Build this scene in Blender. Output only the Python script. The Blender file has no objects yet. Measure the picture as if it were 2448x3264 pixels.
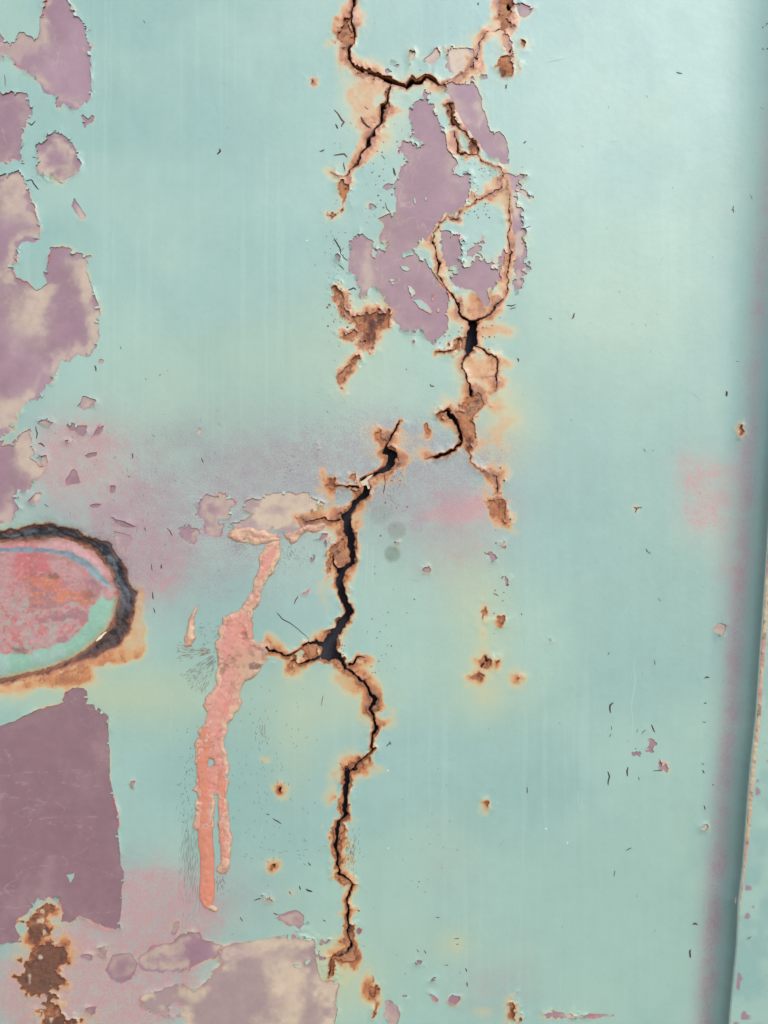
import bpy, math
import numpy as np
from mathutils import Vector

# ------------------------------------------------------------------ camera, world, sun, exposure
scene = bpy.context.scene
S = 0.00025                      # metres per photograph pixel on the panel
CX, CY, Z0 = 1224.0, 1632.0, 1.25
DIST = 0.70                      # camera to panel
cam_data = bpy.data.cameras.new("camera")
cam_data.sensor_fit = 'VERTICAL'
cam_data.sensor_height = 36.0
cam_data.lens = 36.0 * DIST / (3264 * S)
cam_data.clip_start = 0.02
cam_data.clip_end = 100.0
cam = bpy.data.objects.new("camera", cam_data)
scene.collection.objects.link(cam)
cam.location = (0.0, -DIST, Z0)
cam.rotation_euler = (math.radians(90), 0, 0)
scene.camera = cam

SUN_EL, SUN_AZ = 36.0, 25.0      # degrees: above the horizon, to the right behind the camera
world = bpy.data.worlds.new("World")
scene.world = world
world.use_nodes = True
wn = world.node_tree
wn.nodes.clear()
sky = wn.nodes.new("ShaderNodeTexSky")
sky.sky_type = 'NISHITA'
sky.sun_disc = False
sky.sun_elevation = math.radians(SUN_EL)
sky.sun_rotation = math.radians(180.0 - SUN_AZ)
sky.air_density = 1.2
sky.dust_density = 1.0
bg = wn.nodes.new("ShaderNodeBackground")
bg.inputs["Strength"].default_value = 0.15
wo = wn.nodes.new("ShaderNodeOutputWorld")
wn.links.new(sky.outputs[0], bg.inputs[0])
wn.links.new(bg.outputs[0], wo.inputs[0])

sun_data = bpy.data.lights.new("sun", 'SUN')
sun_data.energy = 1.3
sun_data.angle = math.radians(24)
sun_data.color = (0.965, 0.98, 1.0)
sun = bpy.data.objects.new("sun", sun_data)
scene.collection.objects.link(sun)
_e, _a = math.radians(SUN_EL), math.radians(SUN_AZ)
to_sun = Vector((math.sin(_a) * math.cos(_e), -math.cos(_a) * math.cos(_e), math.sin(_e)))
sun.rotation_euler = to_sun.to_track_quat('Z', 'Y').to_euler()
sun.location = (0.6, -1.2, 2.6)

vs = scene.view_settings
vs.view_transform = 'Standard'
vs.look = 'None'
vs.gamma = 1.0
vs.exposure = 0.91
vs.use_curve_mapping = False

GAIN = 0.62                      # albedo for a display value under this light

# ------------------------------------------------------------------ colours
def lin(r, g, b, k=None):
    c = np.array([r, g, b], np.float32) / 255.0
    c = np.where(c <= 0.04045, c / 12.92, ((c + 0.055) / 1.055) ** 2.4)
    return (c * (GAIN if k is None else k)).astype(np.float32)

TEAL = lin(166, 199, 186)
TEAL_DEEP = lin(150, 188, 180)
TEAL_BLUE = lin(142, 184, 190)
TEAL_YEL = lin(192, 203, 168)
PURPLE = lin(164, 127, 141)
PURPLE_DK = lin(148, 113, 122)
LILAC = lin(180, 146, 158)
CREAM = lin(218, 196, 170)
GREIGE = lin(178, 156, 150)
YELLOW = lin(216, 200, 150)
PEACH = lin(220, 158, 104)
ORANGE = lin(202, 126, 78)
BROWN = lin(130, 82, 66)
BROWN_DK = lin(88, 58, 54)
NEAR_BLACK = lin(44, 38, 42)
PINK = lin(224, 156, 138)
SALMON = lin(220, 142, 116)
STEEL_DK = lin(64, 62, 64)

def mixc(a, b, t):
    t = np.clip(t, 0, 1)[..., None]
    return a * (1 - t) + b * t

def sstep(a, b, x):
    t = np.clip((x - a) / (b - a), 0, 1)
    return t * t * (3 - 2 * t)

# ------------------------------------------------------------------ noise
def vnoise(X, Y, size, seed):
    rng = np.random.RandomState(seed)
    n = 256
    lat = rng.rand(n, n).astype(np.float32)
    x = X / size + 31.7 + seed * 0.37
    y = Y / size + 47.3 + seed * 0.71
    xi = np.floor(x).astype(np.int32)
    yi = np.floor(y).astype(np.int32)
    fx = (x - xi).astype(np.float32)
    fy = (y - yi).astype(np.float32)
    fx = fx * fx * fx * (fx * (fx * 6 - 15) + 10)
    fy = fy * fy * fy * (fy * (fy * 6 - 15) + 10)
    x0, x1, y0, y1 = xi % n, (xi + 1) % n, yi % n, (yi + 1) % n
    a = lat[y0, x0] * (1 - fx) + lat[y0, x1] * fx
    b = lat[y1, x0] * (1 - fx) + lat[y1, x1] * fx
    return a * (1 - fy) + b * fy

def fbm(X, Y, size, seed, octaves=3, gain=0.5):
    r = np.zeros(X.shape, np.float32)
    amp, tot = 1.0, 0.0
    for o in range(octaves):
        r += amp * vnoise(X, Y, size / (2 ** o), seed + 17 * o)
        tot += amp
        amp *= gain
    return r / tot

# ------------------------------------------------------------------ photograph pixels of each zoomed tile -> panel pixels
Z = 2.07375
TILES = {"A": (0, 0, Z), "B": (900, 0, Z), "C": (0, 1000, Z), "D": (900, 900, Z), "E": (0, 2000, Z), "F": (500, 1500, Z),
         "G": (500, 2264, Z), "H": (1648, 2264, Z), "I": (1648, 1264, Z), "J": (1648, 264, Z), "K": (0, 1650, 3.318),
         "L": (0, 2800, 4.1475), "M": (600, 2000, 4.1475), "N": (1100, 2764, Z), "Q": (1500, 0, 1.75), "O": (0, 0, 0.6777)}

def P(text):
    """'A 10,20 30,40 C 5,6' -> (n, k) array in panel pixels; a third number is a width in tile pixels."""
    out, t = [], None
    for tok in text.split():
        if tok in TILES:
            t = TILES[tok]
            continue
        v = [float(q) for q in tok.split(",")]
        p = [t[0] + v[0] / t[2], t[1] + v[1] / t[2]]
        if len(v) > 2:
            p.append(v[2] / t[2])
        out.append(p)
    return np.array(out, np.float32)

# ------------------------------------------------------------------ working grid over the panel
STEP = 2.9
X0, X1, Y0, Y1 = -105.0, 2560.0, -105.0, 3370.0
gx = np.arange(X0, X1, STEP, dtype=np.float32)
gy = np.arange(Y0, Y1, STEP, dtype=np.float32)
GX, GY = np.meshgrid(gx, gy)
NY, NX = GX.shape
FAR = 90.0

def warp(size, amp, seed):
    return ((fbm(GX, GY, size, seed, 3, 0.6) - 0.5) * 2 * amp, (fbm(GX, GY, size, seed + 5, 3, 0.6) - 0.5) * 2 * amp)

w1 = warp(22, 5.0, 3)
w1b = warp(10, 2.4, 7)
PX, PY = GX + w1[0] + w1b[0], GY + w1[1] + w1b[1]                    # for flaked paint edges
w2 = warp(30, 8.0, 11)
w2b = warp(10, 4.2, 13)
QX, QY = GX + w2[0] + w2b[0], GY + w2[1] + w2b[1]                    # for cracks and rust
w3 = warp(46, 15.0, 23)
RX, RY = GX + w3[0], GY + w3[1]                    # for filler beads

def window(pts, m):
    x0 = max(0, int((pts[:, 0].min() - m - X0) / STEP))
    x1 = min(NX, int((pts[:, 0].max() + m - X0) / STEP) + 2)
    y0 = max(0, int((pts[:, 1].min() - m - Y0) / STEP))
    y1 = min(NY, int((pts[:, 1].max() + m - Y0) / STEP) + 2)
    return slice(y0, y1), slice(x0, x1)

def seg_dist(x, y, p, q, r0=0.0, r1=0.0):
    dx, dy = q[0] - p[0], q[1] - p[1]
    L = dx * dx + dy * dy + 1e-6
    t = np.clip(((x - p[0]) * dx + (y - p[1]) * dy) / L, 0, 1)
    d = np.sqrt((x - p[0] - t * dx) ** 2 + (y - p[1] - t * dy) ** 2)
    return d - (r0 + (r1 - r0) * t)

def poly_sd(poly, wx=None, wy=None, m=FAR):
    """signed distance (negative inside) on the window round the polygon"""
    wx = PX if wx is None else wx
    wy = PY if wy is None else wy
    win = window(poly, m + 12)
    x, y = wx[win], wy[win]
    d = np.full(x.shape, m, np.float32)
    ins = np.zeros(x.shape, bool)
    n = len(poly)
    for i in range(n):
        p, q = poly[i], poly[(i + 1) % n]
        sub = window(np.array([p, q]), m + 12)
        sj = slice(max(0, sub[0].start - win[0].start), max(0, sub[0].stop - win[0].start))
        si = slice(max(0, sub[1].start - win[1].start), max(0, sub[1].stop - win[1].start))
        d[sj, si] = np.minimum(d[sj, si], seg_dist(x[sj, si], y[sj, si], p, q))
        if p[1] != q[1]:
            rows = (p[1] > y) != (q[1] > y)
            ins ^= rows & (x < (q[0] - p[0]) * (y - p[1]) / (q[1] - p[1]) + p[0])
    return win, np.where(ins, -d, d)

def line_sd(pts, wx, wy, m=FAR, into=None):
    """distance to a polyline of varying width, minimum written into a full-size array"""
    out = np.full((NY, NX), m, np.float32) if into is None else into
    for p, q in zip(pts[:-1], pts[1:]):
        win = window(np.array([p[:2], q[:2]]), m + 14)
        d = seg_dist(wx[win], wy[win], p, q, p[2] / 2, q[2] / 2)
        out[win] = np.minimum(out[win], d)
    return out

def put_min(full, win, sd):
    full[win] = np.minimum(full[win], sd)

# ------------------------------------------------------------------ mesh helpers
def world_xyz(px, py, h):
    k = 1.0 - h / DIST * 0.0
    return np.stack([(px - CX) * S * k, -h, (CY - py) * S * k + Z0], -1)

def make_mesh(name, co, loops, starts, counts, smooth, mat, parent, attrs):
    me = bpy.data.meshes.new(name)
    me.vertices.add(len(co))
    me.vertices.foreach_set("co", co.astype(np.float32).ravel())
    me.loops.add(len(loops))
    me.loops.foreach_set("vertex_index", loops.astype(np.int32))
    me.polygons.add(len(starts))
    me.polygons.foreach_set("loop_start", starts.astype(np.int32))
    me.polygons.foreach_set("use_smooth", smooth)
    me.update(calc_edges=True)
    for an, arr in attrs.items():
        a = me.attributes.new(an, 'FLOAT_COLOR', 'POINT')
        full = np.ones((len(co), 4), np.float32)
        full[:, :3] = arr
        a.data.foreach_set("color", full.ravel())
    me.materials.append(mat)
    ob = bpy.data.objects.new(name, me)
    scene.collection.objects.link(ob)
    if parent is not None:
        ob.parent = parent
    return ob

RING = ["a", "ab", "b", "bc", "c", "cd", "d", "da"]

def build_sheet(name, f, H, cols, mat, parent, win=None, bottom=None, xs=None):
    """sheet where f > 0, at heights H (metres towards the viewer), edges cut exactly at f = 0, walls down to bottom"""
    if win is None:
        win = (slice(0, NY), slice(0, NX))
    X, Y = GX[win], GY[win]
    if xs is not None:
        X = xs[win]
    ny, nx = f.shape
    ins = f > 0
    if not ins.any():
        return None
    gid = np.full((ny, nx), -1, np.int64)
    n0 = int(ins.sum())
    gid[ins] = np.arange(n0)
    hc = ins[:, :-1] != ins[:, 1:]
    vc = ins[:-1, :] != ins[1:, :]
    hid = np.full(hc.shape, -1, np.int64)
    n1 = int(hc.sum())
    hid[hc] = n0 + np.arange(n1)
    vid = np.full(vc.shape, -1, np.int64)
    n2 = int(vc.sum())
    vid[vc] = n0 + n1 + np.arange(n2)
    th = (f[:, :-1][hc] / (f[:, :-1][hc] - f[:, 1:][hc]))
    tv = (f[:-1, :][vc] / (f[:-1, :][vc] - f[1:, :][vc]))

    def gather(A):
        t1, t2 = (th[:, None], tv[:, None]) if A.ndim == 3 else (th, tv)
        return np.concatenate([A[ins], A[:, :-1][hc] * (1 - t1) + A[:, 1:][hc] * t1,
                               A[:-1, :][vc] * (1 - t2) + A[1:, :][vc] * t2])
    vx, vy, vh = gather(X), gather(Y), gather(H)
    at = {k: gather(v) for k, v in cols.items()}
    code = ins[:-1, :-1] * 1 + ins[:-1, 1:] * 2 + ins[1:, 1:] * 4 + ins[1:, :-1] * 8
    loops, counts, segs = [], [], []
    for c in range(1, 16):
        jj, ii = np.nonzero(code == c)
        if len(jj) == 0:
            continue
        on = [bool(c & 1), bool(c & 2), bool(c & 4), bool(c & 8)]
        src = {"a": lambda: gid[jj, ii], "b": lambda: gid[jj, ii + 1], "c": lambda: gid[jj + 1, ii + 1], "d": lambda: gid[jj + 1, ii],
               "ab": lambda: hid[jj, ii], "bc": lambda: vid[jj, ii + 1], "cd": lambda: hid[jj + 1, ii], "da": lambda: vid[jj, ii]}
        toks = []
        for k in range(4):
            if on[k]:
                toks.append(RING[2 * k])
            if on[k] != on[(k + 1) % 4]:
                toks.append(RING[2 * k + 1])
        ids = np.stack([src[t]() for t in toks], 1)
        loops.append(ids[:, ::-1].ravel())
        counts.append(np.full(len(jj), len(toks), np.int64))
        for k in range(len(toks)):
            t1, t2 = toks[k], toks[(k + 1) % len(toks)]
            if len(t1) == 2 and len(t2) == 2:
                segs.append(np.stack([ids[:, k], ids[:, (k + 1) % len(toks)]], 1))
    loops = np.concatenate(loops)
    counts = np.concatenate(counts)
    nface = len(counts)
    co = world_xyz(vx, vy, vh)
    if bottom is not None and segs:
        sg = np.concatenate(segs)
        u, inv = np.unique(sg, return_inverse=True)
        inv = inv.reshape(sg.shape)
        base = len(co)
        hb = np.minimum(vh[u] - 1e-4, bottom if np.isscalar(bottom) else gather(bottom)[u])
        co = np.concatenate([co, co[u], world_xyz(vx[u], vy[u], hb)])
        m = len(u)
        wq = np.stack([base + inv[:, 0], base + inv[:, 1], base + m + inv[:, 1], base + m + inv[:, 0]], 1)
        loops = np.concatenate([loops, wq.ravel()])
        counts = np.concatenate([counts, np.full(len(wq), 4, np.int64)])
        at = {k: np.concatenate([v, v[u], v[u]]) for k, v in at.items()}
    starts = np.concatenate([[0], np.cumsum(counts)[:-1]])
    sm = np.ones(len(counts), bool)
    return make_mesh(name, co, loops, starts, counts, sm, mat, parent, at)

# ------------------------------------------------------------------ materials
def new_mat(name):
    m = bpy.data.materials.new(name)
    m.use_nodes = True
    nt = m.node_tree
    return m, nt, nt.nodes["Principled BSDF"]

def tex_coord(nt, scale=(1, 1, 1)):
    tc = nt.nodes.new("ShaderNodeTexCoord")
    mp = nt.nodes.new("ShaderNodeMapping")
    mp.inputs["Scale"].default_value = scale
    nt.links.new(tc.outputs["Object"], mp.inputs["Vector"])
    return mp.outputs[0]

def noise_node(nt, scale, detail=2.0, rough=0.5, vec=None):
    n = nt.nodes.new("ShaderNodeTexNoise")
    n.inputs["Scale"].default_value = scale
    n.inputs["Detail"].default_value = detail
    n.inputs["Roughness"].default_value = rough
    if vec is not None:
        nt.links.new(vec, n.inputs["Vector"])
    return n.outputs["Fac"]

def math_node(nt, op, a, b=None, clamp=False):
    n = nt.nodes.new("ShaderNodeMath")
    n.operation = op
    n.use_clamp = clamp
    for i, v in enumerate((a, b)):
        if v is None:
            continue
        if isinstance(v, (int, float)):
            n.inputs[i].default_value = v
        else:
            nt.links.new(v, n.inputs[i])
    return n.outputs[0]

def mix_rgb(nt, fac, a, b, mode='MIX'):
    n = nt.nodes.new("ShaderNodeMix")
    n.data_type = 'RGBA'
    n.blend_type = mode
    for key, v in ((0, fac), (6, a), (7, b)):
        if isinstance(v, (int, float)):
            n.inputs[key].default_value = v
        elif isinstance(v, (tuple, list, np.ndarray)):
            n.inputs[key].default_value = (*[float(q) for q in v[:3]], 1.0)
        else:
            nt.links.new(v, n.inputs[key])
    return n.outputs[2]

def attr_mat(name, rough=0.5, spec=0.5, grain=0.10, bump=0.12, bump_scale=900, mist=False, coarse=0.0):
    m, nt, b = new_mat(name)
    at = nt.nodes.new("ShaderNodeAttribute")
    at.attribute_name = "Col"
    col = at.outputs["Color"]
    vec = tex_coord(nt)
    if mist:
        am = nt.nodes.new("ShaderNodeAttribute")
        am.attribute_name = "mist"
        sp = nt.nodes.new("ShaderNodeSeparateColor")
        nt.links.new(am.outputs["Color"], sp.inputs[0])
        for ch, colr, sc in ((0, lin(208, 144, 148), 900), (1, lin(160, 142, 154), 1150), (2, lin(110, 106, 110), 1250)):
            nz = noise_node(nt, sc, 2.0, 0.6, vec)
            nz2 = noise_node(nt, 90, 4.0, 0.65, vec)
            dens = math_node(nt, 'MULTIPLY', sp.outputs[ch], math_node(nt, 'ADD', nz2, 0.5))
            thr = math_node(nt, 'SUBTRACT', 0.66, math_node(nt, 'MULTIPLY', dens, 0.30))
            fac = math_node(nt, 'MULTIPLY', math_node(nt, 'SUBTRACT', nz, thr), 7.0, True)
            fac = math_node(nt, 'MULTIPLY', fac, math_node(nt, 'ADD', 0.40, math_node(nt, 'MULTIPLY', dens, 0.36), True))
            fac = math_node(nt, 'MAXIMUM', fac, math_node(nt, 'MULTIPLY', dens, 0.28, True))
            col = mix_rgb(nt, fac, col, colr)
    g = noise_node(nt, bump_scale * 0.9, 4.0, 0.7, vec)
    k = math_node(nt, 'ADD', 1.0 - grain / 2 * 1.0, math_node(nt, 'MULTIPLY', g, grain))
    vs_ = tex_coord(nt, (260, 30, 9))
    st = noise_node(nt, 1.0, 3.0, 0.6, vs_)
    k = math_node(nt, 'MULTIPLY', k, math_node(nt, 'ADD', 0.985, math_node(nt, 'MULTIPLY', st, 0.03)))
    comb = nt.nodes.new("ShaderNodeCombineColor")
    for i in range(3):
        nt.links.new(k, comb.inputs[i])
    col = mix_rgb(nt, 1.0, col, comb.outputs[0], 'MULTIPLY')
    nt.links.new(col, b.inputs["Base Color"])
    rr = math_node(nt, 'ADD', rough - 0.06, math_node(nt, 'MULTIPLY', noise_node(nt, 30, 4, 0.6, vec), 0.12))
    nt.links.new(rr, b.inputs["Roughness"])
    b.inputs["Specular IOR Level"].default_value = spec
    h = noise_node(nt, bump_scale, 3.0, 0.6, vec)
    if coarse:
        h = math_node(nt, 'ADD', h, math_node(nt, 'MULTIPLY', noise_node(nt, 220, 4, 0.65, vec), coarse))
    bp = nt.nodes.new("ShaderNodeBump")
    bp.inputs["Strength"].default_value = bump
    bp.inputs["Distance"].default_value = 0.0006
    nt.links.new(h, bp.inputs["Height"])
    nt.links.new(bp.outputs[0], b.inputs["Normal"])
    return m

M_PAINT = attr_mat("teal_paint", 0.44, 0.6, 0.12, 0.14, 1000, mist=True)
M_PRIMER = attr_mat("mauve_primer", 0.48, 0.5, 0.18, 0.16, 900)
M_RUST = attr_mat("rusted_steel", 0.85, 0.25, 0.55, 0.55, 700, coarse=2.0)
M_FILLER = attr_mat("pink_filler", 0.6, 0.4, 0.18, 0.3, 700, coarse=1.2)
M_PLATE = attr_mat("worn_red_plate", 0.55, 0.4, 0.25, 0.2, 800, mist=True)
M_SPLIT = attr_mat("split_paint", 0.8, 0.2, 0.3, 0.2, 900)

# ------------------------------------------------------------------ outlines traced on the panel
# patches where the teal coat has come off down to the mauve primer: (outline, dark 0..1, bleached 0..1)
PATCHES = [
 (P("A 305,-220 440,-220 430,-20 470,30 500,75 515,110 560,155 597,192 570,240 590,275 603,330 597,395 605,430 596,470 607,500 604,560 606,640 603,665 580,675 557,700 540,718 500,722 455,708 415,695 375,690 368,655 345,632 312,632 285,605 278,565 235,530 195,490 150,460 95,435 97,405 75,385 45,365 30,385 -220,392 -220,225 0,225 25,255 60,282 95,280 110,235 140,210 190,235 245,258 258,215 265,140 285,75 300,10"), .15, .45),
 (P("A -220,560 0,590 20,625 60,622 120,610 185,622 197,660 193,695 220,710 218,760 205,780 180,785 183,815 168,830 157,880 155,930 145,985 140,1030 158,1065 150,1082 120,1088 98,1070 90,1050 60,1065 40,1078 0,1065 -220,1060"), .3, .25),
 (P("A 355,866 390,872 430,910 475,950 515,1005 520,1050 537,1085 532,1135 490,1165 430,1190 415,1215 365,1200 325,1165 300,1178 250,1150 245,1110 247,1050 243,1000 250,970 295,940 320,890"), .3, .55),
 (P("A -220,1155 0,1158 40,1145 90,1140 140,1142 165,1190 185,1250 198,1320 230,1360 240,1410 262,1475 275,1515 262,1540 260,1580 205,1607 155,1600 125,1655 120,1715 98,1740 75,1790 110,1835 170,1862 230,1915 275,1910 310,1880 287,1803 310,1770 325,1710 333,1640 380,1630 430,1632 480,1655 520,1675 585,1685 615,1690 570,1715 580,1745 570,1800 600,1870 620,1930 650,1990 665,2050 C 668,10 658,50 655,100 660,170 640,220 590,288 550,285 512,268 480,300 455,322 405,312 385,360 350,455 310,475 300,510 265,552 205,570 160,615 110,660 108,715 95,775 15,820 20,850 70,865 110,830 200,760 215,830 218,880 232,920 205,945 265,1010 290,1000 245,945 318,932 328,985 310,1020 280,1050 265,1090 225,1115 200,1165 130,1170 100,1240 130,1290 100,1310 110,1340 80,1380 -220,1400"), .25, .6),
 (P("A 545,775 613,775 610,830 575,835 555,815"), .1, .7),
 (P("A 495,1310 515,1345 548,1390 575,1430 565,1455 525,1452 505,1405 472,1362"), .2, .6),
 (P("B 955,585 975,625 960,690 1000,688 1025,735 1030,800 1055,850 1080,890 1090,985 1115,1012 1150,1060 1160,1085 1125,1110 1140,1140 1180,1155 1235,1118 1242,1175 1250,1235 1225,1300 1190,1375 1130,1420 1075,1410 1050,1460 1000,1530 980,1590 925,1590 890,1630 870,1670 900,1700 945,1710 965,1760 990,1790 1020,1840 1060,1890 1095,1940 1105,2000 D 1095,135 1090,190 1095,240 1092,300 1085,335 1045,365 1010,405 990,412 960,385 930,345 890,310 885,335 855,340 830,325 800,338 770,325 778,290 745,260 725,215 735,180 700,165 680,130 650,90 615,45 575,30 560,65 555,115 515,105 510,85 520,55 490,20 B 500,1880 480,1820 440,1800 433,1770 445,1700 440,1620 470,1590 510,1530 550,1560 600,1600 600,1625 650,1640 690,1635 700,1600 640,1600 650,1545 670,1490 630,1450 660,1435 720,1410 750,1400 755,1330 735,1270 735,1215 770,1150 810,1060 820,1050 780,1020 785,985 805,940 850,950 905,970 915,935 860,890 855,830 840,780 838,720 860,690 900,670 930,620"), .3, .18),
 (P("B 1080,560 1130,540 1235,560 1265,490 1280,560 1315,640 1320,710 1345,745 1355,820 1370,865 1430,875 1470,900 1490,960 1500,1000 1490,1060 1480,1100 1440,1080 1420,1050 1390,1050 1340,1015 1290,940 1250,890 1200,830 1160,750 1130,690 1100,640 1075,610"), .1, .3),
 (P("B 1475,1150 1540,1160 1605,1165 1600,1200 1560,1215 1600,1260 1640,1300 1625,1320 1590,1290 1560,1270 1550,1340 1580,1390 1600,1450 1590,1500 1610,1520 1605,1620 1612,1680 1600,1740 1655,1765 1640,1785 1600,1775 1590,1880 1570,1920 1540,1945 1520,1935 1530,1870 1540,1790 1530,1700 1535,1600 1520,1500 1515,1400 1510,1300 1485,1220"), .15, .55),
 (P("B 1045,1525 1110,1525 1115,1550 1170,1560 1185,1590 1180,1640 1185,1690 1190,1740 1230,1765 1290,1715 1350,1720 1395,1740 1405,1770 1430,1770 1435,1700 1460,1655 1475,1680 1470,1740 1440,1800 1450,1850 1400,1900 1380,1950 1370,1990 1350,2025 1310,1990 1280,1940 1240,1910 1180,1900 1120,1870 1110,1830 1130,1780 1090,1740 1050,1690 1060,1650 1045,1590"), .3, .15),
 (P("B 1085,325 1115,310 1160,320 1260,325 1270,360 1245,430 1180,480 1125,500 1095,465 1082,410"), .1, .85),
 (P("B 1020,315 1040,350 1020,400 990,425 935,415 930,390 975,360"), .2, .5),
 (P("B 1265,1610 1300,1610 1328,1570 1330,1620 1310,1660 1320,1700 1280,1695 1225,1690 1230,1650 1265,1630"), .3, .2),
 (P("B 1540,35 1570,15 1620,40 1655,60 1640,100 1600,120 1560,95"), .9, .2),
 (P("B 1455,225 1490,230 1520,280 1530,340 1540,370 1490,350 1460,310"), .6, .1),
 (P("B 730,420 750,415 765,430 760,448 740,452 728,440"), .3, .0),
 (P("B 685,468 700,463 711,475 705,488 690,488"), .3, .0),
 (P("B 1320,500 1335,498 1342,510 1332,518 1320,514"), .3, .0),
 (P("B 840,335 865,325 885,350 880,375 850,400 838,440 835,380"), .3, .6),
 (P("B 350,1680 370,1675 385,1695 380,1725 360,1730 348,1710"), .7, .0),
 (P("B 665,1230 695,1215 735,1220 725,1250 690,1262 655,1250"), .1, .6),
 (P("B 575,1350 600,1345 628,1370 620,1385 565,1390"), .1, .7),
 (P("C 545,540 640,568 625,610 560,638 515,615 540,580"), .4, .5),
 (P("C 250,695 300,700 355,720 325,745 265,722"), .5, .3),
 (P("C 447,740 470,715 500,730 520,740 580,740 578,790 555,820 525,800 500,780 465,775"), .45, .35),
 (P("C 640,755 675,752 678,780 655,808 622,805"), .6, .0),
 (P("C 430,845 455,835 475,845 455,862"), .6, .0),
 (P("C 560,940 590,920 642,915 635,940 580,955"), .7, .1),
 (P("C 490,1025 510,1045 535,1118 510,1125 440,1138 430,1100"), .4, .4),
 (P("C 732,1130 765,1135 765,1175 745,1193 728,1170"), .4, .0),
 (P("C 590,1265 640,1253 670,1265 650,1280 600,1283"), .5, .2),
 (P("C 735,1340 790,1365 850,1378 905,1405 870,1412 800,1410 765,1385"), .8, .0),
 (P("K 1190,200 1215,140 1300,160 1400,185 1395,240 1375,280 1345,310 1350,350 1310,365 1280,330 1230,280"), .1, .9),
 (P("C 190,1240 240,1180 275,1190 270,1220 240,1255 205,1260"), .1, .7),
 (P("C 1300,780 1320,758 1332,775 1310,802"), .0, .9),
 (P("C 650,310 670,298 690,305 688,325 670,337 652,330"), .0, .9),
 (P("F 275,215 310,165 400,160 430,145 470,180 510,200 530,235 485,250 490,300 450,330 440,370 420,440 360,435 300,400 315,330 270,290"), .15, .4),
 (P("F 575,205 630,180 690,190 720,160 750,160 770,150 830,135 870,140 920,160 960,145 1000,140 1030,180 1060,190 1115,215 1110,245 1050,270 990,280 940,300 950,340 965,370 940,400 860,400 780,400 720,390 600,400 520,395 480,380 510,340 590,320 640,280 570,250"), .15, 1.0),
 (P("F 135,395 180,360 215,375 275,405 260,440 255,490 215,480 190,450 145,435"), .2, .4),
 (P("E -220,700 0,645 90,625 130,600 200,570 300,530 380,510 420,500 415,480 435,430 470,400 545,402 582,425 580,470 565,505 620,515 660,535 715,590 720,700 728,850 725,950 740,1050 755,1130 775,1200 780,1300 785,1400 795,1500 800,1580 822,1610 815,1680 800,1760 805,1830 797,1900 797,1990 720,1980 640,1950 590,1930 L 1140,510 1060,480 1020,490 960,560 910,580 825,570 820,500 845,460 825,370 790,300 775,260 720,265 650,225 600,270 560,285 500,255 480,300 440,360 390,400 370,460 330,495 260,520 245,560 205,630 225,690 265,740 300,790 280,840 190,840 90,845 -100,920"), 1.0, .05),
 (P("G 440,1560 520,1540 640,1515 760,1500 850,1485 950,1500 1040,1510 1045,1560 1065,1590 1060,1650 1070,1720 1095,1790 1180,1790 1205,1810 1190,1880 1185,1950 1190,2010 1160,2280 230,2280 O 400,2200 370,2195 330,2190 308,2175 305,2150 340,2140 385,2125 420,2140 450,2115 478,2080 470,2060"), .15, 1.0),
 (P("O 243,2062 280,2055 300,2080 285,2112 262,2125 240,2115 228,2095"), .3, .3),
 (P("O 300,2070 330,2040 375,2035 390,2015 430,2010 440,2030 480,2040 468,2066 440,2075 400,2095 345,2100 305,2095"), .25, .45),
 (P("G 785,1365 810,1350 870,1330 925,1320 970,1350 985,1405 995,1420 945,1438 870,1415 800,1385"), .3, .4),
 (P("G 1500,1920 1530,1910 1590,1960 1610,2010 1600,2060 1560,2110 1510,2030 1495,1970"), .2, .4),
 (P("G 90,1480 115,1400 145,1385 150,1430 120,1490"), .4, .3),
 (P("L 1440,875 1445,930 1380,1030 1330,990 1300,905"), .35, .4),
 (P("L 1065,1010 1150,980 1245,990 1230,1085 1170,1090 1080,1040"), .5, .2),
 (P("L 1140,1690 1285,1690 1260,1770 1200,1800 1145,1760"), .5, .2),
 (P("D 1360,1800 1385,1790 1415,1810 1410,1830 1385,1830"), .2, .4),
 (P("D 185,1830 205,1790 218,1810 215,1840 190,1858"), .4, .2),
 (P("D 235,1700 260,1660 300,1660 295,1680 250,1705"), .3, .3),
 (P("D 275,1720 290,1700 298,1740 290,1760"), .4, .2),
 (P("D 1480,1580 1505,1555 1512,1570 1490,1590"), .3, .4),
 (P("D 1448,1735 1462,1724 1475,1740 1465,1755 1450,1750"), .4, .2),
 (P("D 1465,1940 1490,1935 1492,1970 1480,1985 1468,1965"), .3, .4),
 (P("D 135,2055 185,2030 165,2065 140,2070"), .2, .6),
 (P("D 948,1892 962,1880 975,1895 968,1908 950,1906"), .3, .3),
 (P("D 745,1735 757,1725 767,1735 757,1747"), .6, .0),
 (P("D 1428,1228 1440,1216 1450,1226 1442,1238"), .5, .1),
 (P("D 1455,1312 1466,1302 1476,1314 1464,1322"), .7, .0),
 (P("D 228,1090 240,1076 250,1090 240,1106"), .3, .2),
 (P("D 860,392 871,382 881,393 870,404"), 1.0, .0),
 (P("D 466,322 478,310 490,322 478,336"), 1.0, .0),
 (P("N 455,630 475,605 510,610 505,635 470,645"), .2, .4),
 (P("N 555,755 580,725 605,718 595,745 565,758"), .4, .2),
 (P("N 562,838 590,845 615,875 605,890 575,870"), .2, .5),
 (P("N 675,880 705,838 760,850 760,870 725,905 690,895"), .1, .7),
 (P("N 372,850 410,848 395,865"), .3, .2),
 (P("G 705,1228 740,1230 765,1255 730,1258"), .1, .8),
 (P("G 868,1195 905,1195 905,1208 880,1215"), .3, .3),
 (P("G 1068,1515 1140,1520 1130,1535 1080,1535"), .4, .2),
 (P("G 1065,1630 1120,1625 1115,1645 1075,1650"), .4, .2),
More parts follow.
